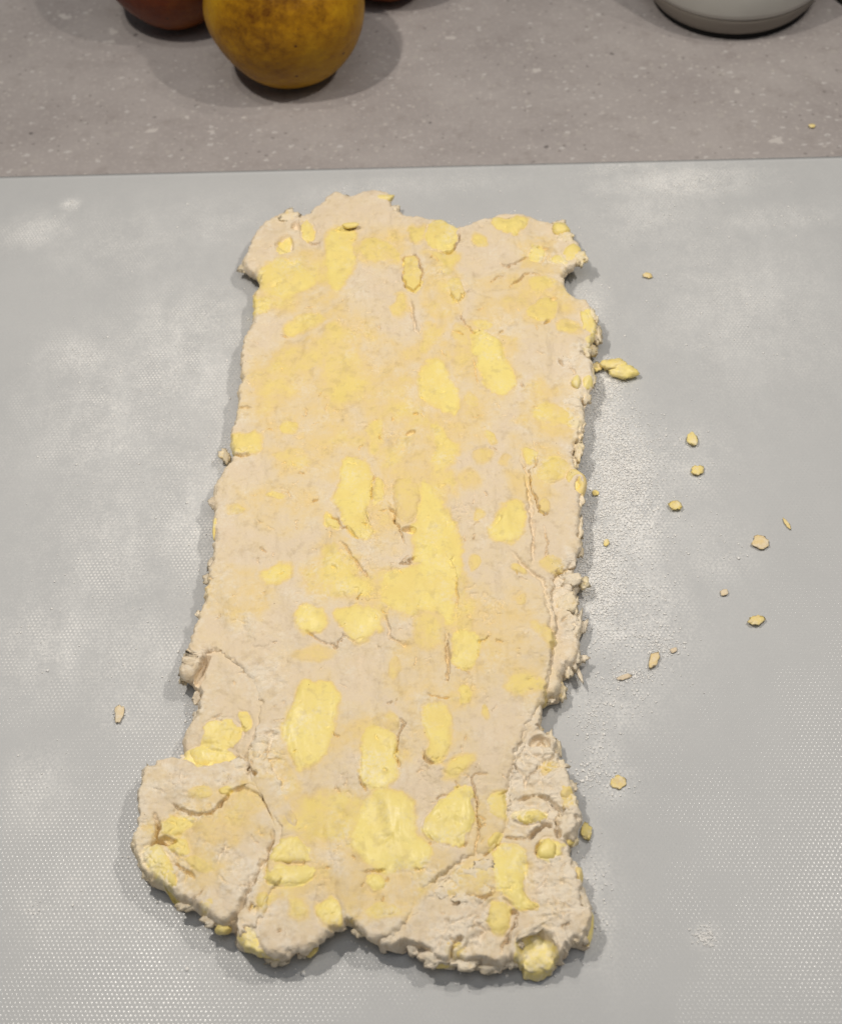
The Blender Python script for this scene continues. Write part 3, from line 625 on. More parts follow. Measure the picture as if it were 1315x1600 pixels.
# cracks: (depth mm, width mm, step mm, points)
CR = [
 (1.0,.45,.5,[(781,412),(795,417),(811,408),(826,399)]),(.8,.4,.3,[(768,440),(778,434),(787,429)]),(1.0,.4,.5,[(795,448),(808,438),(818,430),(830,427),(844,429)]),(1.0,.4,.4,[(703,456),(707,468),(715,475),(721,464),(728,460),(736,457)]),
 (.9,.4,.4,[(720,487),(721,496),(729,508),(743,524),(754,515)]),(.8,.4,.3,[(777,523),(787,515)]),(1.3,.5,.6,[(687,395),(699,394),(709,388),(715,378),(719,365)]),
 (1.2,.4,.3,[(630,412),(629,432),(633,447),(646,454),(655,447),(659,430),(656,412),(647,399),(634,400),(630,412)]),(1.1,.4,.5,[(838,714),(837,724),(828,734),(827,747),(833,765),(840,786),(841,796),(849,803),(857,799)]),
 (.6,.4,.4,[(851,820),(854,845),(853,860),(845,870)]),(1.2,.5,.7,[(606,793),(615,799),(618,817),(627,833),(632,847)]),(1.1,.45,.7,[(625,882),(638,878),(651,872)]),(1.2,.4,.4,[(514,804),(527,815),(534,829),(544,829),(551,838),(558,846)]),
 (.8,.4,.3,[(565,821),(572,819),(579,821)]),(.9,.4,.4,[(585,740),(581,752),(580,765),(580,781)]),(.7,.6,.5,[(535,851),(547,866),(558,882),(570,897),(576,907)]),(1.3,.5,.9,[(358,706),(372,707),(383,711),(395,712)]),
 (.7,.4,.3,[(480,990),(492,995),(503,1003),(515,1008),(526,1011),(538,996),(552,1003)]),(.8,.4,.4,[(557,1213),(564,1224),(573,1233)]),(1.3,.5,.6,[(371,1174),(376,1190),(381,1202),(394,1217)]),
 (.9,.4,.4,[(626,1125),(634,1133),(625,1153),(620,1170),(619,1185),(624,1202)]),(.9,.4,.4,[(660,1171),(665,1190),(677,1195)]),(.8,.8,.5,[(698,985),(700,1016),(701,1040),(699,1065)]),(.8,.6,-.4,[(668,1086),(685,1090),(704,1090)]),
 (1.0,.4,.4,[(757,1211),(745,1211),(739,1217),(743,1245),(746,1284),(744,1305),(740,1321),(729,1340)]),(1.0,.4,.4,[(799,1219),(790,1230),(782,1233),(770,1240)]),(.7,.4,.2,[(646,1357),(652,1360),(661,1356)]),(.7,.4,.3,[(566,1360),(585,1361),(602,1360)]),
 (.8,.4,.3,[(700,1239),(690,1243),(681,1250)]),(.8,.4,.3,[(718,1318),(726,1309)]),(1.2,.5,.5,[(808,1247),(825,1241),(847,1239),(860,1241),(867,1250),(870,1281)]),(2.0,.7,.6,[(828,1309),(838,1297),(850,1287),(864,1281)]),
 (1.1,.5,.4,[(794,1309),(810,1310),(824,1309)]),(1.0,.5,.3,[(757,1337),(770,1331),(782,1320),(789,1304)]),(1.2,.5,.6,[(777,1394),(766,1399),(754,1402),(742,1398),(729,1399),(709,1411)]),(1.2,.6,.6,[(808,1428),(806,1440),(802,1450),(780,1481)]),
 (1.8,.7,.6,[(246,1273),(249,1298),(238,1315),(250,1314),(260,1318),(274,1312)]),(1.1,.5,.6,[(269,1256),(280,1264),(303,1270),(328,1273),(342,1256),(359,1236)]),(1.2,.5,.7,[(359,1236),(381,1233),(404,1245),(416,1265),(421,1278)]),
 (.9,.4,.4,[(418,1346),(413,1362),(415,1377),(435,1390)]),(.9,.5,.4,[(274,1349),(290,1360),(308,1374)]),(2.2,.6,.2,[(391,1412),(389,1424)]),(.8,.4,.3,[(320,1385),(312,1395),(300,1399)]),(1.4,.5,.6,[(700,1499),(712,1470),(722,1460)]),
 (1.0,.5,.4,[(478,372),(486,377),(500,378)]),(.9,.4,.4,[(522,356),(535,358),(553,355)]),(.6,.4,.2,[(640,870),(632,876),(625,882)]),(.7,.4,.3,[(437,522),(450,523)]),(.8,.5,.3,[(345,1115),(336,1122)]),(.6,.35,.3,[(740,560),(742,585),(748,600)]),
 (.8,.45,.3,[(880,1250),(872,1262),(868,1285),(866,1300)]),(.8,.4,.4,[(900,660),(893,680),(890,700)]),(.6,.4,.4,[(828,750),(822,735),(815,720)]),(.8,.4,.4,[(330,640),(384,636),(398,640)]),(.6,.4,.3,[(690,860),(712,900),(714,950)]),
 (.5,.8,.5,[(640,470),(646,500),(655,520)]),(.5,1.0,.5,[(800,860),(840,900),(850,960),(858,1010)]),(.5,1.0,-.5,[(820,740),(828,780),(832,830),(830,880)]),(.5,.9,.4,[(600,960),(612,1000),(640,1010)])]
rc = random.Random(5)
for _ in range(230):            # fine incidental cracks in the skin
    x0, y0 = rc.uniform(300, 900), rc.uniform(350, 1480); an = rc.gauss(0.3, 0.9); L = rc.uniform(5, 16); pts = [(x0, y0)]
    for _k in range(3):
        an += rc.gauss(0, 0.5); x0 += math.cos(an) * L / 3; y0 += math.sin(an) * L / 3; pts.append((x0, y0))
    CR.append((rc.uniform(.3, .8), rc.uniform(.22, .34), rc.uniform(-.3, .35), pts))
for (dp, wd, stp, pts) in CR:
    P2 = w2(pts, ZT)
    mn = P2.min(0) - 0.006; mxx = P2.max(0) + 0.006
    i0 = max(0, int((mn[1] - GY0) / RES)); i1 = int((mxx[1] - GY0) / RES); j0 = max(0, int((mn[0] - GX0) / RES)); j1 = int((mxx[0] - GX0) / RES)
    xs = X[i0:i1, j0:j1] + fbm(X[i0:i1, j0:j1], Y[i0:i1, j0:j1], 0.0030, 3, 61, .6) * 0.0011; ys = Y[i0:i1, j0:j1] + fbm(X[i0:i1, j0:j1], Y[i0:i1, j0:j1], 0.0030, 3, 62, .6) * 0.0011
    best = np.full(xs.shape, 1e9); side = np.zeros(xs.shape); tt = np.zeros(xs.shape)
    n = len(P2) - 1
    for i in range(n):
        a, b = P2[i], P2[i + 1]; e = b - a; L2 = e @ e
        t = np.clip(((xs - a[0]) * e[0] + (ys - a[1]) * e[1]) / L2, 0, 1)
        d = np.hypot(xs - a[0] - t * e[0], ys - a[1] - t * e[1])
        s = np.sign(e[0] * (ys - a[1]) - e[1] * (xs - a[0]))
        m = d < best; best = np.where(m, d, best); side = np.where(m, s, side); tt = np.where(m, (i + t) / n, tt)
    taper = np.clip(np.minimum(tt, 1 - tt) * 5 + 0.25, 0, 1)
    w = wd * 0.00078 * (0.55 + 0.9 * np.abs(fbm(xs, ys, 0.004, 2, 63)))
    Hf[i0:i1, j0:j1] -= dp * 0.0028 * taper * np.exp(-(best / w) ** 2)
    Hf[i0:i1, j0:j1] += stp * 0.0008 * taper * side * np.exp(-best / 0.0022) * sstep(0, 0.0005, best)

# pockets torn into the dough: px, py, rx, ry, rot, depth mm
HOLE = [(321,1042,9,22,8,6.0),(842,1478,30,30,0,4.5),(446,379,15,13,-40,2.2),(462,352,9,6,30,3.0),(641,829,13,5,5,3.0),(638,678,9,4,-20,1.6),(652,647,5,3,0,1.8),(268,1314,16,4,10,2.6),(905,620,7,6,0,3.5),(881,566,7,3,50,2.4),(390,1418,3,8,15,3.0),
 (866,470,4,4,0,1.4),(857,508,8,3,-40,2.0),(900,410,14,4,0,2.4),(850,385,12,3,0,1.6),(898,757,5,9,0,2.5),(345,1012,8,3,0,1.2),(870,1295,6,12,0,3.0),(806,1428,7,5,0,3.0),(878,1075,10,14,0,4.0),(840,1160,10,10,0,4),(455,412,7,4,-20,.9),(430,444,5,4,0,1.0),
 (396,1214,6,6,40,3.5),(500,1456,10,6,0,3),(541,1450,12,8,0,4),(378,1450,10,4,30,3),(843,1320,8,10,30,2.5)]
for (px, py, rx, ry, rot, dp) in HOLE:
    S, r = ell(px, py, rx, ry, rot, 0.7)
    Hf[S] -= dp * 0.001 * (1 - sstep(0.55, 1.08, r)) ** 0.8

# ------------------------------------------------------------------ dough sheets
N1, N2, N3, N4 = fbm(X, Y, 0.0045, 3, 101, .65), fbm(X, Y, 0.0045, 3, 102, .65), fbm(X, Y, 0.0020, 2, 103, .6), fbm(X, Y, 0.0020, 2, 104, .6)
def sheet_field(pts, zmid, warp=0.0010, inset=0.0):
    dcs = sdf(smooth_poly(w2(pts, zmid), 1), XC, YC)
    jx = X + N1 * warp + RG * N3 * 0.0017; jy = Y + N2 * warp + RG * N4 * 0.0017
    D = samp0(dcs, jx, jy, CRES) - inset
    sm = dcs.copy()
    for _ in range(4):
        sm[1:-1, 1:-1] = (sm[1:-1, 1:-1] * 2 + sm[:-2, 1:-1] + sm[2:, 1:-1] + sm[1:-1, :-2] + sm[1:-1, 2:]) / 6
    gy_, gx_ = np.gradient(sm, CRES)
    return D, samp0(gx_, X, Y, CRES), samp0(gy_, X, Y, CRES)

def profile_top(e, r, zc):
    return np.where(e < r, zc + np.sqrt(np.clip(r * r - (r - np.clip(e, 0, None)) ** 2, 0, None)), zc + r)

def build_sheet(name, D, zc, r, dome, parent, hscale=1.0, seed=0, rx=0.0017, skip=None, extra=0.0):
    D, gxx, gyy = D
    L = np.hypot(gxx, gyy) + 1e-9; nx, ny = -gxx / L, -gyy / L        # outward
    rr = r * (1 + 0.25 * fbm(X, Y, 0.014, 2, 200 + seed))
    rh = rx * (1 + 0.45 * fbm(X, Y, 0.010, 2, 250 + seed)); w = np.full_like(X, max(0.0032, rx * 2.0)); Dn = w + 0.0050
    a = -math.pi / 2 + math.pi * np.clip(D / w, 0, 1)
    inset = np.where(D < w, rh * (1 - np.cos(a)), 0)
    inset = np.where((D >= w) & (D < Dn), rh + (D - w) * (Dn - rh) / (Dn - w), inset)
    inset = np.where(D >= Dn, D, inset)
    sh = np.where(D < Dn, D - inset, 0)
    px = X + nx * sh; py = Y + ny * sh
    zz = np.where(D < w, zc + rr * np.sin(a), zc + rr)
    k = np.clip((D / w - 0.35) / 0.5, 0, 1)
    zz = zz + k * (Hf * hscale + extra) + dome * (1 - np.exp(-np.clip(D, 0, None) / 0.020))
    # rough torn side walls
    side = np.clip(D / w, 0, 1) < 0.9
    jit = fbm(X * 1.0, Y * 1.0, 0.0016, 2, 300 + seed, .6) * 0.0006
    px = px + np.where(side, nx * jit, 0); py = py + np.where(side, ny * jit, 0)
    zz = np.maximum(zz, ZB + 0.0002)
    ok = D > 0
    if skip is not None: ok &= ~skip
    q = ok[:-1, :-1] & ok[:-1, 1:] & ok[1:, 1:] & ok[1:, :-1]
    idx = np.arange(X.size).reshape(X.shape)
    f = np.stack([idx[:-1, :-1][q], idx[:-1, 1:][q], idx[1:, 1:][q], idx[1:, :-1][q]], 1)
    used = np.zeros(X.size, bool); used[f.ravel()] = True
    remap = np.cumsum(used) - 1
    V = np.stack([px.ravel()[used], py.ravel()[used], zz.ravel()[used]], 1)
    rgh = np.clip(RG + 0.75 * np.exp(-np.clip(D, 0, None) / 0.004), 0, 1)
    o = mesh_obj(name, V, remap[f], M_DOUGH, parent, attrs={'butter': BT.ravel()[used], 'rough': rgh.ravel()[used]})
    e = np.clip(D, 0, None)
    top = np.where(D > 0, zc + rr * np.sqrt(np.clip(1 - (1 - np.clip(e / rh, 0, 1)) ** 2, 0, 1)) + np.clip(e / rh, 0, 1) * (Hf * hscale + extra) + dome * (1 - np.exp(-e / 0.020)), -1.0)
    return o, top

dough = bpy.data.objects.new('dough', None); C.objects.link(dough)
dc = up_px(600, 920, ZB); dough.location = dc
tag(dough, 'folded slab of laminated pastry dough marbled with yellow butter, lying on the cutting board', 'dough')

D_base = sheet_field(OUT, ZB + 0.0045, 0.0012, 0.0012)
D_main = sheet_field(MAIN, ZB + 0.0088, 0.0009)
D_left = sheet_field(LEFT, ZB + 0.0060, 0.0011)
D_right = sheet_field(RIGHT, ZB + 0.0060, 0.0020)
for Dk in (D_left, D_right):
    Dk[0][:] = Dk[0] + 0.0080 * sstep(-0.0035, 0.0010, D_main[0])
lift = np.zeros_like(X)
for (px, py, rx_, ry_, a) in [(352, 1095, 80, 90, 0.0030), (895, 985, 60, 130, 0.0018)]:
    S, r = ell(px, py, rx_, ry_, 0, 1.0); lift[S] = np.maximum(lift[S], a * (1 - sstep(0.7, 1.3, r)))
hid = (D_main[0] > 0.006) | (D_left[0] > 0.007) | (D_right[0] > 0.007)
_, t1 = build_sheet('under_layer', D_base, ZB + 0.0042, 0.0040, 0.0004, dough, 0.8, 1, 0.0022, hid, lift)
_, t2 = build_sheet('top_fold', D_main, ZB + 0.0092, 0.0030, 0.0008, dough, 1.0, 2, 0.0021)
_, t3 = build_sheet('corner_fold', D_left, ZB + 0.0068, 0.0058, 0.0006, dough, 1.0, 3, 0.0016)
_, t4 = build_sheet('corner_fold', D_right, ZB + 0.0060, 0.0051, 0.0004, dough, 1.0, 4, 0.0014)
TOP = np.maximum(np.maximum(t1, t2), np.maximum(t3, t4))

def samp(A, x, y):
    fx = np.clip((np.asarray(x) - GX0) / RES, 0, X.shape[1] - 1.001); fy = np.clip((np.asarray(y) - GY0) / RES, 0, X.shape[0] - 1.001)
    j = fx.astype(int); i = fy.astype(int); u = fx - j; v = fy - i
    return (A[i, j] * (1 - u) + A[i, j + 1] * u) * (1 - v) + (A[i + 1, j] * (1 - u) + A[i + 1, j + 1] * u) * v

# ------------------------------------------------------------------ butter pieces pressed into the skin
NR, NS = 12, 48
th = np.arange(NS) * 2 * math.pi / NS
cs, sn = np.cos(th), np.sin(th)
def ray_radius(P2, c):
    out = np.zeros(NS)
    for k in range(NS):
        best = 0
        for i in range(len(P2)):
            a = P2[i] - c; b = P2[(i + 1) % len(P2)] - c; e = b - a
            den = cs[k] * e[1] - sn[k] * e[0]
            if abs(den) < 1e-12: continue
            t = (a[0] * e[1] - a[1] * e[0]) / den; u = (a[0] * sn[k] - a[1] * cs[k]) / den
            if t > 0 and -1e-6 <= u <= 1 + 1e-6: best = max(best, t)
        out[k] = best
    return out
pieces = []
for n_, (px, py, rx, ry, rot, st, sh, pr) in enumerate(PATCH):
    c = up_px(px, py, ZT); ux = up_px(px + 1, py, ZT) - c; uy = up_px(px, py + 1, ZT) - c
    s, co = math.sin(math.radians(rot)), math.cos(math.radians(rot))
    pw = 2.0 + 1.2 * ((n_ * 37) % 10) / 10.0
    sup = (np.abs(cs) ** pw + np.abs(sn) ** pw) ** (-1 / pw)
    la, lb = sup * cs * rx, sup * sn * ry
    a = la * co - lb * s; b = la * s + lb * co
    pieces.append((n_, np.array([c.x, c.y]), np.stack([a * ux.x + b * uy.x, a * ux.y + b * uy.y], 1), st, sh, pr, 1.0))
for n_, (pts, st, sh, pr) in enumerate(POLY):
    P2 = smooth_poly(w2(pts, ZT - (0.003 if pr > 3 else 0)), 1); cc = P2.mean(0); R_ = ray_radius(P2, cc)
    pieces.append((n_ + 500, cc, np.stack([R_ * cs, R_ * sn], 1), st, sh, pr, 0.55))
rho = np.linspace(0, 1, NR)
for (n_, c, off, st, sh, pr, wf) in pieces:
    ph = n_ * 1.7
    wob = 1 + 0.05 * np.sin(2 * th + ph) + 0.04 * np.sin(3 * th + 2.1 * ph) + 0.035 * np.sin(5 * th + 3.3 * ph) + 0.03 * np.sin(9 * th + ph) + 0.02 * np.sin(14 * th + 5 * ph)
    x = c[0] + rho[:, None] * (off[:, 0] * wob)[None]; y = c[1] + rho[:, None] * (off[:, 1] * wob)[None]
    c = Vector((c[0], c[1], 0))
    rg_ = np.broadcast_to(rho[:, None], x.shape)
    x = x - samp(wx, x, y) * rg_ * wf; y = y - samp(wy, x, y) * rg_ * wf
    tz = samp(TOP, x, y)
    lift = (pr * 0.00045 + 0.00008) * (1 - rg_ ** 5) - 0.00030 * rg_ ** 8
    z = tz + lift
    if pr > 1:      # a lump of its own, not a smear
        lump = 1 + 0.22 * fbm(x, y, 0.005, 2, n_)
        prof_ = np.sqrt(np.clip(1 - rg_ ** 3.2, 0, 1)) * lump
        zb_ = np.median(tz[tz > ZB]) if (tz > ZB).any() else ZB + 0.006
        zb_ = min(zb_, ZB + (0.0115 if pr < 3 else (0.0046 if pr < 3.1 else 0.0070))) - 0.0006
        z = zb_ + pr * 0.00085 * prof_ - 0.0026 * rg_ ** 9 + 0.0007 * fbm(x, y, 0.008, 2, n_ + 3)
    z = np.maximum(z, ZB + 0.0015)
    V = np.stack([x, y, z], -1)
    V = np.vstack([V[0, :1], V[1:].reshape(-1, 3)])
    fc = [(0, 1 + k, 1 + (k + 1) % NS) for k in range(NS)]
    for i in range(NR - 2):
        for k in range(NS):
            k2 = (k + 1) % NS
            fc.append((1 + i * NS + k, 1 + (i + 1) * NS + k, 1 + (i + 1) * NS + k2, 1 + i * NS + k2))
    film = samp(BT, V[:, 0], V[:, 1])
    rv = np.concatenate([[0], np.repeat(rho[1:], NS)])
    bare = st * (1 - 0.10 * rv ** 3) * (1 + 0.16 * fbm(V[:, 0], V[:, 1], 0.006, 3, n_ + 9, .6))
    kk = min(1, sh * 1.15) * (1 - sstep(0.62 + 0.3 * sh, 1.0 + 0.35 * sh * sh, rv))
    bt = np.maximum(film, film * (1 - kk) + kk * bare)
    rgv = samp(RG, V[:, 0], V[:, 1]) * 0.35
    if samp(TOP, c.x, c.y) < ZB: continue
    mesh_obj('butter_piece', V, fc, M_DOUGH, dough, origin=(c.x, c.y, float(V[0, 2])), attrs={'butter': bt, 'rough': rgv})

# ------------------------------------------------------------------ lumps, chunks, flakes
def blob(name, px, py, rx, ry, hmm, bt, parent, zc=None, rot=0.0, amp=0.25, fr=2.2, seed=0, ic=ICO3, rough=0.3, ridged=False, flat=False):
    """lump of butter or torn dough; rx, ry in photo pixels, hmm half height in mm"""
    v, f = ic
    q = v.copy()
    d = np.array([mnoise.noise(Vector(p) * fr + Vector((seed * 3.1, seed * 1.7, -seed))) + 0.5 * mnoise.noise(Vector(p) * fr * 2.3 + Vector((seed, 9, seed))) + 0.25 * mnoise.noise(Vector(p) * fr * 5 + Vector((seed, 3, -seed))) for p in v])
    R_ = random.Random(seed * 7 + 1)
    q = q * (1 + amp * 0.6 * d)[:, None]
    if ridged:      # torn scrap: ragged outline, thin
        th = np.arctan2(v[:, 1], v[:, 0])
        o1 = np.array([mnoise.noise(Vector((math.cos(t) * 1.6 + seed, math.sin(t) * 1.6, seed))) + 0.8 * mnoise.noise(Vector((math.cos(t) * 4 + seed, math.sin(t) * 4, -seed))) + 0.6 * mnoise.noise(Vector((math.cos(t) * 9, math.sin(t) * 9 + seed, 2))) for t in th])
        eq = np.hypot(v[:, 0], v[:, 1])[:, None]
        q[:, :2] *= 1 + (0.52 if parent is dough else 0.27) * o1[:, None] * eq
        fine = np.array([mnoise.noise(Vector(p) * 5.5 + Vector((seed, 2, seed))) for p in q])
        q[:, 2] = q[:, 2] * 0.62 + (0.30 if parent is dough else 0.14) * fine + R_.uniform(-.25, .25) * q[:, 0] + R_.uniform(-.25, .25) * q[:, 1]
    else:           # cut or broken facets
        for _ in range(9):
            nn = np.array([R_.gauss(0, 1), R_.gauss(0, 1), R_.gauss(0, .8)]); nn /= np.linalg.norm(nn)
            q -= np.clip(q @ nn - R_.uniform(.62, .92), 0, None)[:, None] * nn * 0.85
    zz = (ZB + 0.006) if zc is None else zc
    c = up_px(px, py, zz); k = mm_per_px(px, py, zz)
    sy_ = 1.0 / (0.80)        # foreshortening of the ground plane
    s, co = math.sin(math.radians(-rot)), math.cos(math.radians(-rot))
    lx, ly = q[:, 0] * rx * k, q[:, 1] * ry * k * sy_
    if flat: q[:, 2] = np.where(q[:, 2] < 0, q[:, 2] * 0.3, q[:, 2])
    V = np.stack([c.x + lx * co - ly * s, c.y + lx * s + ly * co, c.z + q[:, 2] * hmm * 0.001], 1)
    V[:, 2] = np.maximum(V[:, 2], (ZB if py > 250 else 0.0) - 0.0012)
    btv = np.clip(bt + 0.18 * d, 0, 1)
    return mesh_obj(name, V, f, M_DOUGH, parent, attrs={'butter': btv, 'rough': np.full(len(V), rough)})

mm = 0.001
CHUNK = [  # bare lumps of butter at the torn rims and in the pockets: px, py, rx, ry, half height, colour, z above board, rot, amp
 (893,396,13,20,3.4,.80,8,10,.3),(907,543,7,12,3,.70,6,0,.25),(899,598,7,11,2.4,.95,10,8,.15),(917,600,9,14,2.6,.92,8,15,.2),
 (484,1480,14,13,2.0,.78,3.2,-30,.3),
 (918,1450,9,22,2.0,.84,3.4,8,.35),(337,825,4,17,2.4,.90,8,3,.2),(597,311,20,7,2.4,.86,9,-4,.2),(692,1506,18,7,2.4,.80,4,8,.3),(877,358,13,12,2.4,.86,10,0,.2),(348,1452,13,7,2.2,.78,6,10,.3),
 (888,1314,8,8,2.2,.70,5,0,.4),(904,1369,6,12,2.0,.60,6,0,.3),(884,1240,11,10,2.2,.56,8,0,.4),(547,352,14,4,1.0,.75,12.6,0,.2),
 (540,1268,1,1,.2,.6,12,0,.1)][:-1]
for i, (px, py, rx, ry, hh, bt, za, rot, amp) in enumerate(CHUNK):
    blob('butter_chunk', px, py, rx * 1.15, ry * 1.1, hh * 1.15, bt, dough, ZB + (za + 1.6) * mm, rot, amp, 1.5, i + 3, ICO3, 0.12)

# butter ring with a bare centre on the right rim
c = up_px(899, 756, ZB + 0.0105); k = mm_per_px(899, 756, ZB + 0.0105)
vs, fs, bts = [], [], []
A_, B_ = 28, 12
for i in range(A_):
    a = 2 * math.pi * i / A_
    for j in range(B_):
        b = 2 * math.pi * j / B_
        r = 1 + 0.62 * math.cos(b) * (1 + 0.22 * math.sin(3 * a + 1) + 0.1 * math.sin(5 * a))
        vs.append((c.x + r * math.cos(a) * 10.5 * k, c.y + r * math.sin(a) * 14 * k / 0.8, c.z - 0.0012 + 0.0030 * math.sin(b) + 0.0008 * math.sin(a)))
        bts.append(0.42 + 0.4 * (1 - math.cos(b)) * 0.5)
for i in range(A_):
    for j in range(B_):
        fs.append((i * B_ + j, ((i + 1) % A_) * B_ + j, ((i + 1) % A_) * B_ + (j + 1) % B_, i * B_ + (j + 1) % B_))
mesh_obj('butter_curl', vs, fs, M_DOUGH, dough, attrs={'butter': bts, 'rough': [0.2] * len(vs)})
blob('butter_chunk', 898, 760, 8, 11, 1.8, 1.0, dough, ZB + 0.0098, 0, .1, 1.5, 5, ICO2, 0.1)

# torn dough lumps along the ragged rims
LUMP = [(832,1451,30,8,3.0,.12,10.6),(868,1466,9,20,3.2,.10,9.6),(803,1470,9,16,2.8,.12,9.2),(884,372,14,9,3.2,.50,11),(906,404,10,14,3.2,.55,10.5),(923,492,8,14,3,.5,9.5),(930,520,9,16,3.4,.35,8),(914,548,9,10,3,.45,9),(922,588,9,15,3.2,.5,9),(915,622,9,12,3,.4,9),(903,705,8,14,3,.4,9),(904,782,7,15,3,.3,9),(904,830,8,18,3.2,.25,8.5),(812,345,14,7,2.6,.4,11),(500,335,12,8,2.4,.3,10),(612,330,10,9,2.2,.25,10),
 (383,418,11,9,2.6,.30,6),(454,337,14,8,1.8,.35,11),(536,311,12,7,2.0,.22,10),(400,389,9,14,2.4,.2,8),(872,350,10,7,2.0,.3,10),(934,520,6,14,2.6,.3,5),(925,545,8,10,2.6,.4,5),(918,572,9,8,2.6,.35,6),(900,562,9,8,2,.35,9),
 (905,640,8,14,2.8,.3,7),(902,690,7,20,2.6,.35,6),(896,725,6,16,2.6,.4,8),(905,860,7,14,2.4,.3,6),(893,905,18,10,2.8,.15,9),(912,912,9,10,2.4,.5,6),(884,945,16,18,3.2,.28,8.2),(897,985,11,26,3.2,.16,6.5),(912,980,5,12,2.0,.12,4),
 (893,1028,14,14,2.6,.12,7),(908,1030,10,5,1.6,.1,5),(903,1052,4,13,1.4,.08,4),(884,1045,9,12,2.2,.3,6),(875,1080,10,12,2.4,.45,4.5),(860,1094,7,5,1.4,.1,6),(838,1146,12,12,3,.4,5),(858,1160,12,14,2.8,.25,6),(868,1170,8,14,2.0,.4,4),
 (873,1195,12,8,1.8,.3,8),(868,1215,20,9,2.4,.14,8.6),(890,1230,10,9,2.2,.2,7),(893,1262,10,11,2.6,.3,6.5),(884,1290,15,15,2.8,.25,7),(878,1308,10,9,2.4,.5,6),(893,1314,9,8,2.2,.6,5),(868,1345,18,9,2.0,.1,10),(890,1355,10,12,2.6,.15,8),
 (905,1400,10,26,3.6,.15,7.5),(902,1455,12,22,3.4,.12,7),(862,1425,20,12,2.2,.2,10.4),(812,1448,12,14,2.4,.1,9.4),(797,1502,16,9,2.8,.15,6),(770,1509,26,9,2.8,.12,5.5),(728,1503,24,10,2.8,.14,7),(680,1497,26,12,3.4,.1,7.5),(645,1482,12,10,2.8,.12,7),
 (600,1470,12,9,2.2,.12,6.5),(645,1489,6,6,1.6,.08,3),(613,1462,9,12,2.2,.1,8),(560,1455,10,8,2.0,.3,7),(530,1446,14,8,2.4,.15,8),(512,1452,12,9,2.4,.15,7),(495,1450,11,9,2.2,.2,8),(470,1482,9,12,2.4,.12,6),(440,1497,24,9,3.0,.2,5.5),
 (452,1462,9,18,1.6,.08,10.5),(330,1436,16,9,2.4,.14,8.5),(352,1440,10,8,2.0,.18,9),(300,1414,20,9,2.6,.3,7),(238,1230,10,28,3.4,.3,7.5),(243,1207,15,9,2.6,.35,9.5),(272,1196,14,9,2.2,.1,8),(290,1188,12,7,2.0,.18,7),(300,1150,10,12,2.4,.15,6),
 (309,1120,9,10,2.4,.12,6),(309,1090,8,9,2.0,.12,5),(296,1040,12,20,3.2,.35,8.8),(290,1058,10,9,2.4,.3,6),(330,880,6,10,1.8,.2,8),(324,905,7,9,2.0,.22,7.5),(333,785,7,9,1.8,.2,9),(352,712,8,9,2.0,.4,4.5),(310,960,5,7,1.6,.2,8),(395,1220,12,7,2.0,.2,10),
 (340,1218,24,12,2.4,.2,11.4),(372,1200,16,10,2.2,.14,11),(264,1262,10,18,2.0,.3,11),(232,1345,13,24,3.0,.35,7.4),(757,1352,16,9,1.4,.25,11.6),(735,1365,14,8,1.3,.3,11.4),(720,1405,14,7,1.4,.2,11.2),(690,1395,10,8,1.4,.15,11)]
for i, (px, py, rx, ry, hh, bt, za) in enumerate(LUMP):
    blob('dough_flake', px, py, rx, ry, hh, bt, dough, ZB + za * mm, (i * 53) % 50 - 25, 0.42, 2.3, i + 31, ICO3, 0.95, True)

# ------------------------------------------------------------------ crumbs on the board and counter
def crumb(name, px, py, rx, ry, h, bt, label, cat, group, rot=0, amp=.3, seed=0, base=None, fr=1.8, ridged=True):
    base = ZB if base is None else base
    o = blob(name, px, py, rx * 0.88, ry * 0.80, h * 0.45, bt * 0.92, None, base + h * 0.0006, rot, amp, fr, seed, ICO3, 0.45, ridged, True)
    return tag(o, label, cat, group)
GB = 'butter crumbs scattered right of the dough'
big = bpy.data.objects.new('butter_lump', None); C.objects.link(big); big.location = up_px(966, 576, ZB)
tag(big, 'largest loose butter lump, split in two, beside the right edge of the dough', 'butter', GB)
blob('upper_half', 957, 569, 21, 9, 3.0, .80, big, ZB + .0030, 4, .3, 1.7, 201, ICO3, .3, True)
blob('lower_half', 973, 580, 24, 11, 3.2, .95, big, ZB + .0026, 10, .25, 1.5, 205, ICO3, .2, True)
crumb('butter_crumb', 932, 573, 10, 10, 3.0, .62, 'pale butter crumb wedged between the dough and the split butter lump', 'butter crumb', GB, 0, .25, 210)
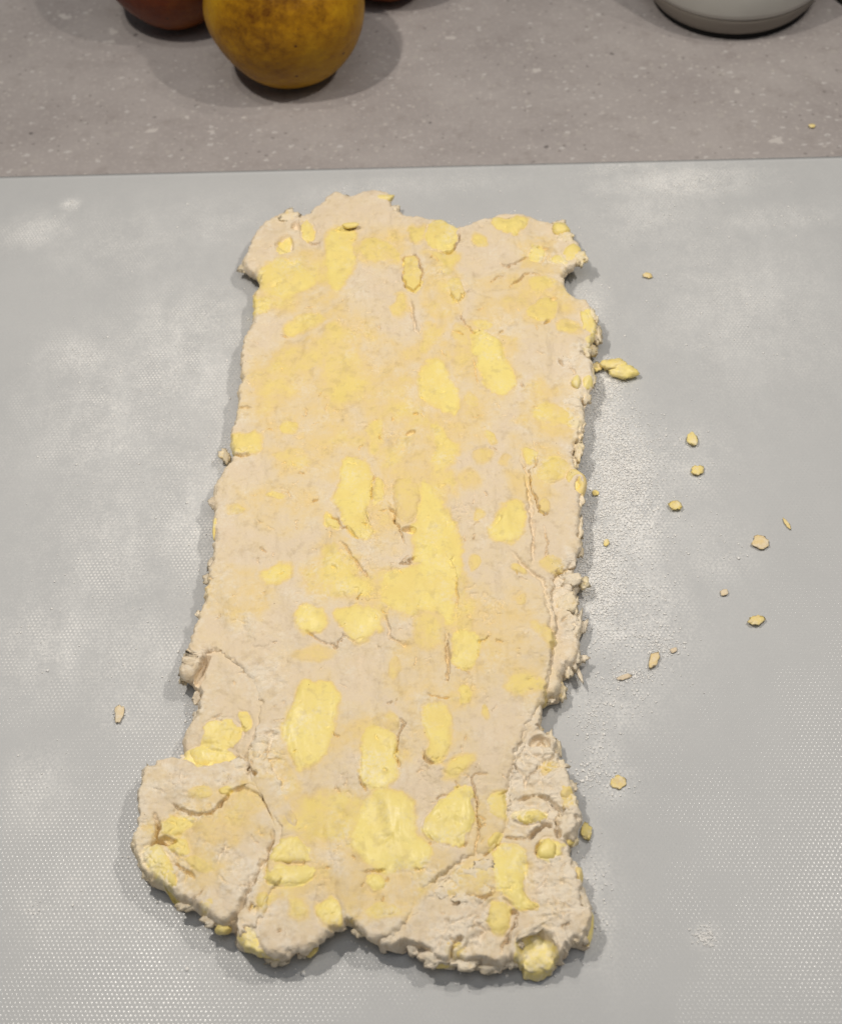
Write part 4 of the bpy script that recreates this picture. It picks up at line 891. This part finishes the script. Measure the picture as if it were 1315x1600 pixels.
for (px, py, rx, ry, h, bt, rot, amp, lab, nm) in [
 (1011,430,8,6,1.4,.55,20,.4,'pale crumb on the board far right of the upper dough, nearest the board\'s back edge','butter_crumb'),
 (1081,686,9,13,2.4,.88,0,.25,'upright yellow butter crumb, topmost of the three right of the flour patch','butter_crumb'),
 (1089,735,13,9,2.0,.80,-20,.35,'pointed yellow butter crumb just below the upright one','butter_crumb'),
 (1055,789,11,9,2.4,.84,35,.4,'dented yellow butter crumb, lowest of the three by the flour patch','butter_crumb'),
 (930,770,6,6,1.4,.70,0,.2,'small round butter crumb beside the butter curl on the dough\'s rim','butter_crumb'),
 (947,848,5,7,1.2,.72,20,.3,'tiny butter crumb lying in the white flour patch','butter_crumb'),
 (1188,847,15,13,1.6,.30,0,.3,'flat pinkish scrap of dough at the far right of the board','dough_scrap'),
 (1229,818,4,11,1.0,.60,-15,.3,'thin pale sliver above the pinkish dough scrap','butter_crumb'),
 (1131,926,8,6,1.2,.10,-30,.3,'small whitish flour clump below the pinkish dough scrap','flour_clump'),
 (1182,969,15,9,2.0,.62,-15,.45,'pale yellow crumb alone on the right half of the board','butter_crumb'),
 (1021,1031,9,15,1.8,.34,25,.4,'elongated pale dough crumb beside the white flour trail','dough_scrap'),
 (1052,1016,7,4,1.0,.08,-30,.4,'white flour clump at the upper end of the flour trail','flour_clump'),
 (975,1058,14,4,1.0,.08,-15,.5,'white flour clump at the lower end of the flour trail','flour_clump'),
 (966,1223,13,11,.7,.60,0,.4,'flat faint butter smear right of the lower dough','butter_smear'),
 (916,1299,10,14,2.2,.92,10,.4,'bright yellow butter crumb next to the lower right corner of the dough','butter_crumb'),
 (186,1115,8,17,1.6,.22,4,.35,'only pale dough scrap on the left half of the board','dough_scrap'),
 (1268,196,6,5,1.4,.80,0,.3,'tiny yellow crumb on the stone counter behind the board','butter_crumb'),
 (957,1189,1,1,.2,.1,0,.3,None,None)][:-1]:
    crumb(nm, px, py, rx, ry, h, bt, lab, nm.replace('_', ' '), GB if px > 900 and py > 250 else None, rot, amp, int(px), (0.0 if py < 250 else ZB))

# loose flour grains, too many to count
rng = np.random.default_rng(11)
gv, gf = ico(1)
pts = []
for (px, py, rx, ry, a) in FLOUR_SHEEN + [(950,590,22,20,1.2),(940,630,14,40,1.0),(960,730,50,80,1.2),(930,880,30,90,1.2),(985,1055,40,10,.8),(1030,1010,30,20,.6),(925,1130,30,30,.5),(920,1215,20,20,.6)]:
    n = int(a * a * math.sqrt(rx * ry) * (15.0 if px > 880 else 3.0))
    for _ in range(n):
        qx, qy = px + rng.normal(0, rx * .55), py + rng.normal(0, ry * .55)
        if qy < 262: continue
        p = up_px(qx, qy, ZB)
        if -0.12 < p.x < 0.08 and samp(TOP, p.x, p.y) > ZB: continue
        pts.append((p.x, p.y, abs(rng.normal(0, 1)) * 0.00018 + 0.00011))
ol = w2(OUT, ZB); ctr = ol.mean(0)
for _ in range(420):                      # fine crumbs shed along the torn rim
    i = int(rng.integers(len(ol))); a = ol[i] + (ol[(i + 1) % len(ol)] - ol[i]) * rng.random()
    d = (a - ctr) / np.linalg.norm(a - ctr); q = a + d * (0.0005 + abs(rng.normal(0, 0.004))) + rng.normal(0, 0.001, 2)
    if samp(TOP, q[0], q[1]) > ZB and GX0 < q[0] < GX1 and GY0 < q[1] < GY1: continue
    pts.append((q[0], q[1], 0.00012 + abs(rng.normal(0, 1)) * 0.00022))
pts = np.array(pts)
gq = gv[None] * (pts[:, 2][:, None, None] * (1 + rng.uniform(-.35, .35, (len(pts), len(gv), 1))))
gq[:, :, 2] *= 0.55
gq = gq + np.stack([pts[:, 0], pts[:, 1], np.full(len(pts), ZB + 0.00017)], 1)[:, None]
gfa = (gf[None] + (np.arange(len(pts)) * len(gv))[:, None, None]).reshape(-1, 3)
tag(mesh_obj('flour_dusting', gq.reshape(-1, 3), gfa, M_FLOUR, None, origin=(0.1, 0, ZB)), 'fine white flour grains dusted over the cutting board', 'flour', kind='stuff')

# ------------------------------------------------------------------ pears
def pear(cpx, cpy, wpx, mat, label, tiltx=0, tilty=0, seed=0, hs=1.0):
    c = up_px(cpx, cpy, 0.0)
    R = wpx * 0.5 * ((up_px(cpx, cpy, 0) + Vector((0, 0, 0.035)) - camloc).dot(fwd) / F)
    prof0 = [(0.0, .060), (.10, .040), (.18, .018), (.27, .012), (.36, .040), (.50, .130), (.65, .270), (.80, .470), (.915, .700), (.98, .920), (1.0, 1.100), (.98, 1.290), (.90, 1.500), (.77, 1.700), (.63, 1.880), (.52, 2.050), (.45, 2.200), (.39, 2.330), (.29, 2.430), (.16, 2.480), (.05, 2.450), (0, 2.430)]
    prof = []
    for i in range(len(prof0) - 1):
        p0 = prof0[max(i - 1, 0)]; p1 = prof0[i]; p2 = prof0[i + 1]; p3 = prof0[min(i + 2, len(prof0) - 1)]
        for s in range(4):
            t = s / 4
            prof.append(tuple(0.5 * (2 * p1[k] + (p2[k] - p0[k]) * t + (2 * p0[k] - 5 * p1[k] + 4 * p2[k] - p3[k]) * t * t + (3 * p1[k] - p0[k] - 3 * p2[k] + p3[k]) * t ** 3) for k in range(2)))
    prof.append(prof0[-1])
    prof = [(max(r, 0) * R, z * R * hs) for r, z in prof]
    root = bpy.data.objects.new('pear', None); C.objects.link(root); root.location = c
    tag(root, label, 'pear', 'pears standing behind the board')
    til = Matrix.Rotation(math.radians(tiltx), 3, 'X') @ Matrix.Rotation(math.radians(tilty), 3, 'Y')
    mod = lambda a, z: 1 + 0.026 * math.sin(2 * a + seed + z * 12) + 0.020 * math.sin(3 * a + 2 * seed + z * 45) + 0.010 * math.sin(5 * a + seed - z * 60)
    lathe('pear_body', prof, (c.x, c.y, 0.0003), mat, root, 96, mod, til)
    zt = 2.44 * R * hs
    st = [(0.0016, 0), (0.0014, .006), (0.0013, .014), (0.0016, .020), (0.0021, .0225), (0, .0228)]
    q = til @ Vector((0, 0, zt - 0.002))
    lathe('stem', st, (c.x + q.x, c.y + q.y, q.z), M_STEM, root, 10, None, til @ Matrix.Rotation(math.radians(12), 3, 'X'))
    return root
pear(477, 111, 243, M_PEAR, 'golden brown pear, the nearest of the three pears', 3, -7, 1)
pear(284, 25, 232, M_PEAR_RED, 'reddish brown pear behind and left of the golden one', 0, 0, 4)
pear(604, -14, 205, M_PEAR_RED, 'dark reddish pear mostly out of the frame, right of the golden one', 0, 0, 8)

# ------------------------------------------------------------------ canister
c = up_px(1140, -12, 0.0)
jar = bpy.data.objects.new('canister', None); C.objects.link(jar); jar.location = c
tag(jar, 'off-white round canister with a taupe foot, cut off by the upper right edge', 'canister')
lathe('rubber_foot', [(0, .0002), (.0395, .0002), (.0400, .0006), (.0400, .0036), (.0385, .0040), (0, .0040)], c, M_RUBBER, jar, 96)
lathe('base_band', [(0, .0038), (.0395, .0038), (.0412, .0042), (.0440, .0080), (.0458, .0128), (.0464, .0152), (.0460, .0156), (.0, .0156)], c, M_CLAY, jar, 96)
body = [(0, .0157), (.0460, .0157), (.0468, .0160), (.0478, .0190), (.0486, .030), (.0488, .060), (.0486, .100), (.0478, .118), (.0460, .1215), (.0445, .1215), (.0440, .1190), (.0440, .030), (0, .028)]
lathe('canister_body', body, c, M_CERAMIC, jar, 96)

# dark tin at the corner of the frame
c = up_px(1386, -22, 0.0)
tin = bpy.data.objects.new('tin', None); C.objects.link(tin); tin.location = c
tag(tin, 'dark round tin just entering the upper right corner beside the canister', 'tin')
lathe('tin_body', [(0, .0004), (.0290, .0004), (.0298, .0010), (.0300, .0030), (.0300, .085), (.0296, .086), (0, .086)], c, M_DARK, tin, 64)
lathe('lid', [(0, .0862), (.0300, .0862), (.0306, .0870), (.0306, .0960), (.0296, .0975), (0, .0978)], c, M_DARK, tin, 64)
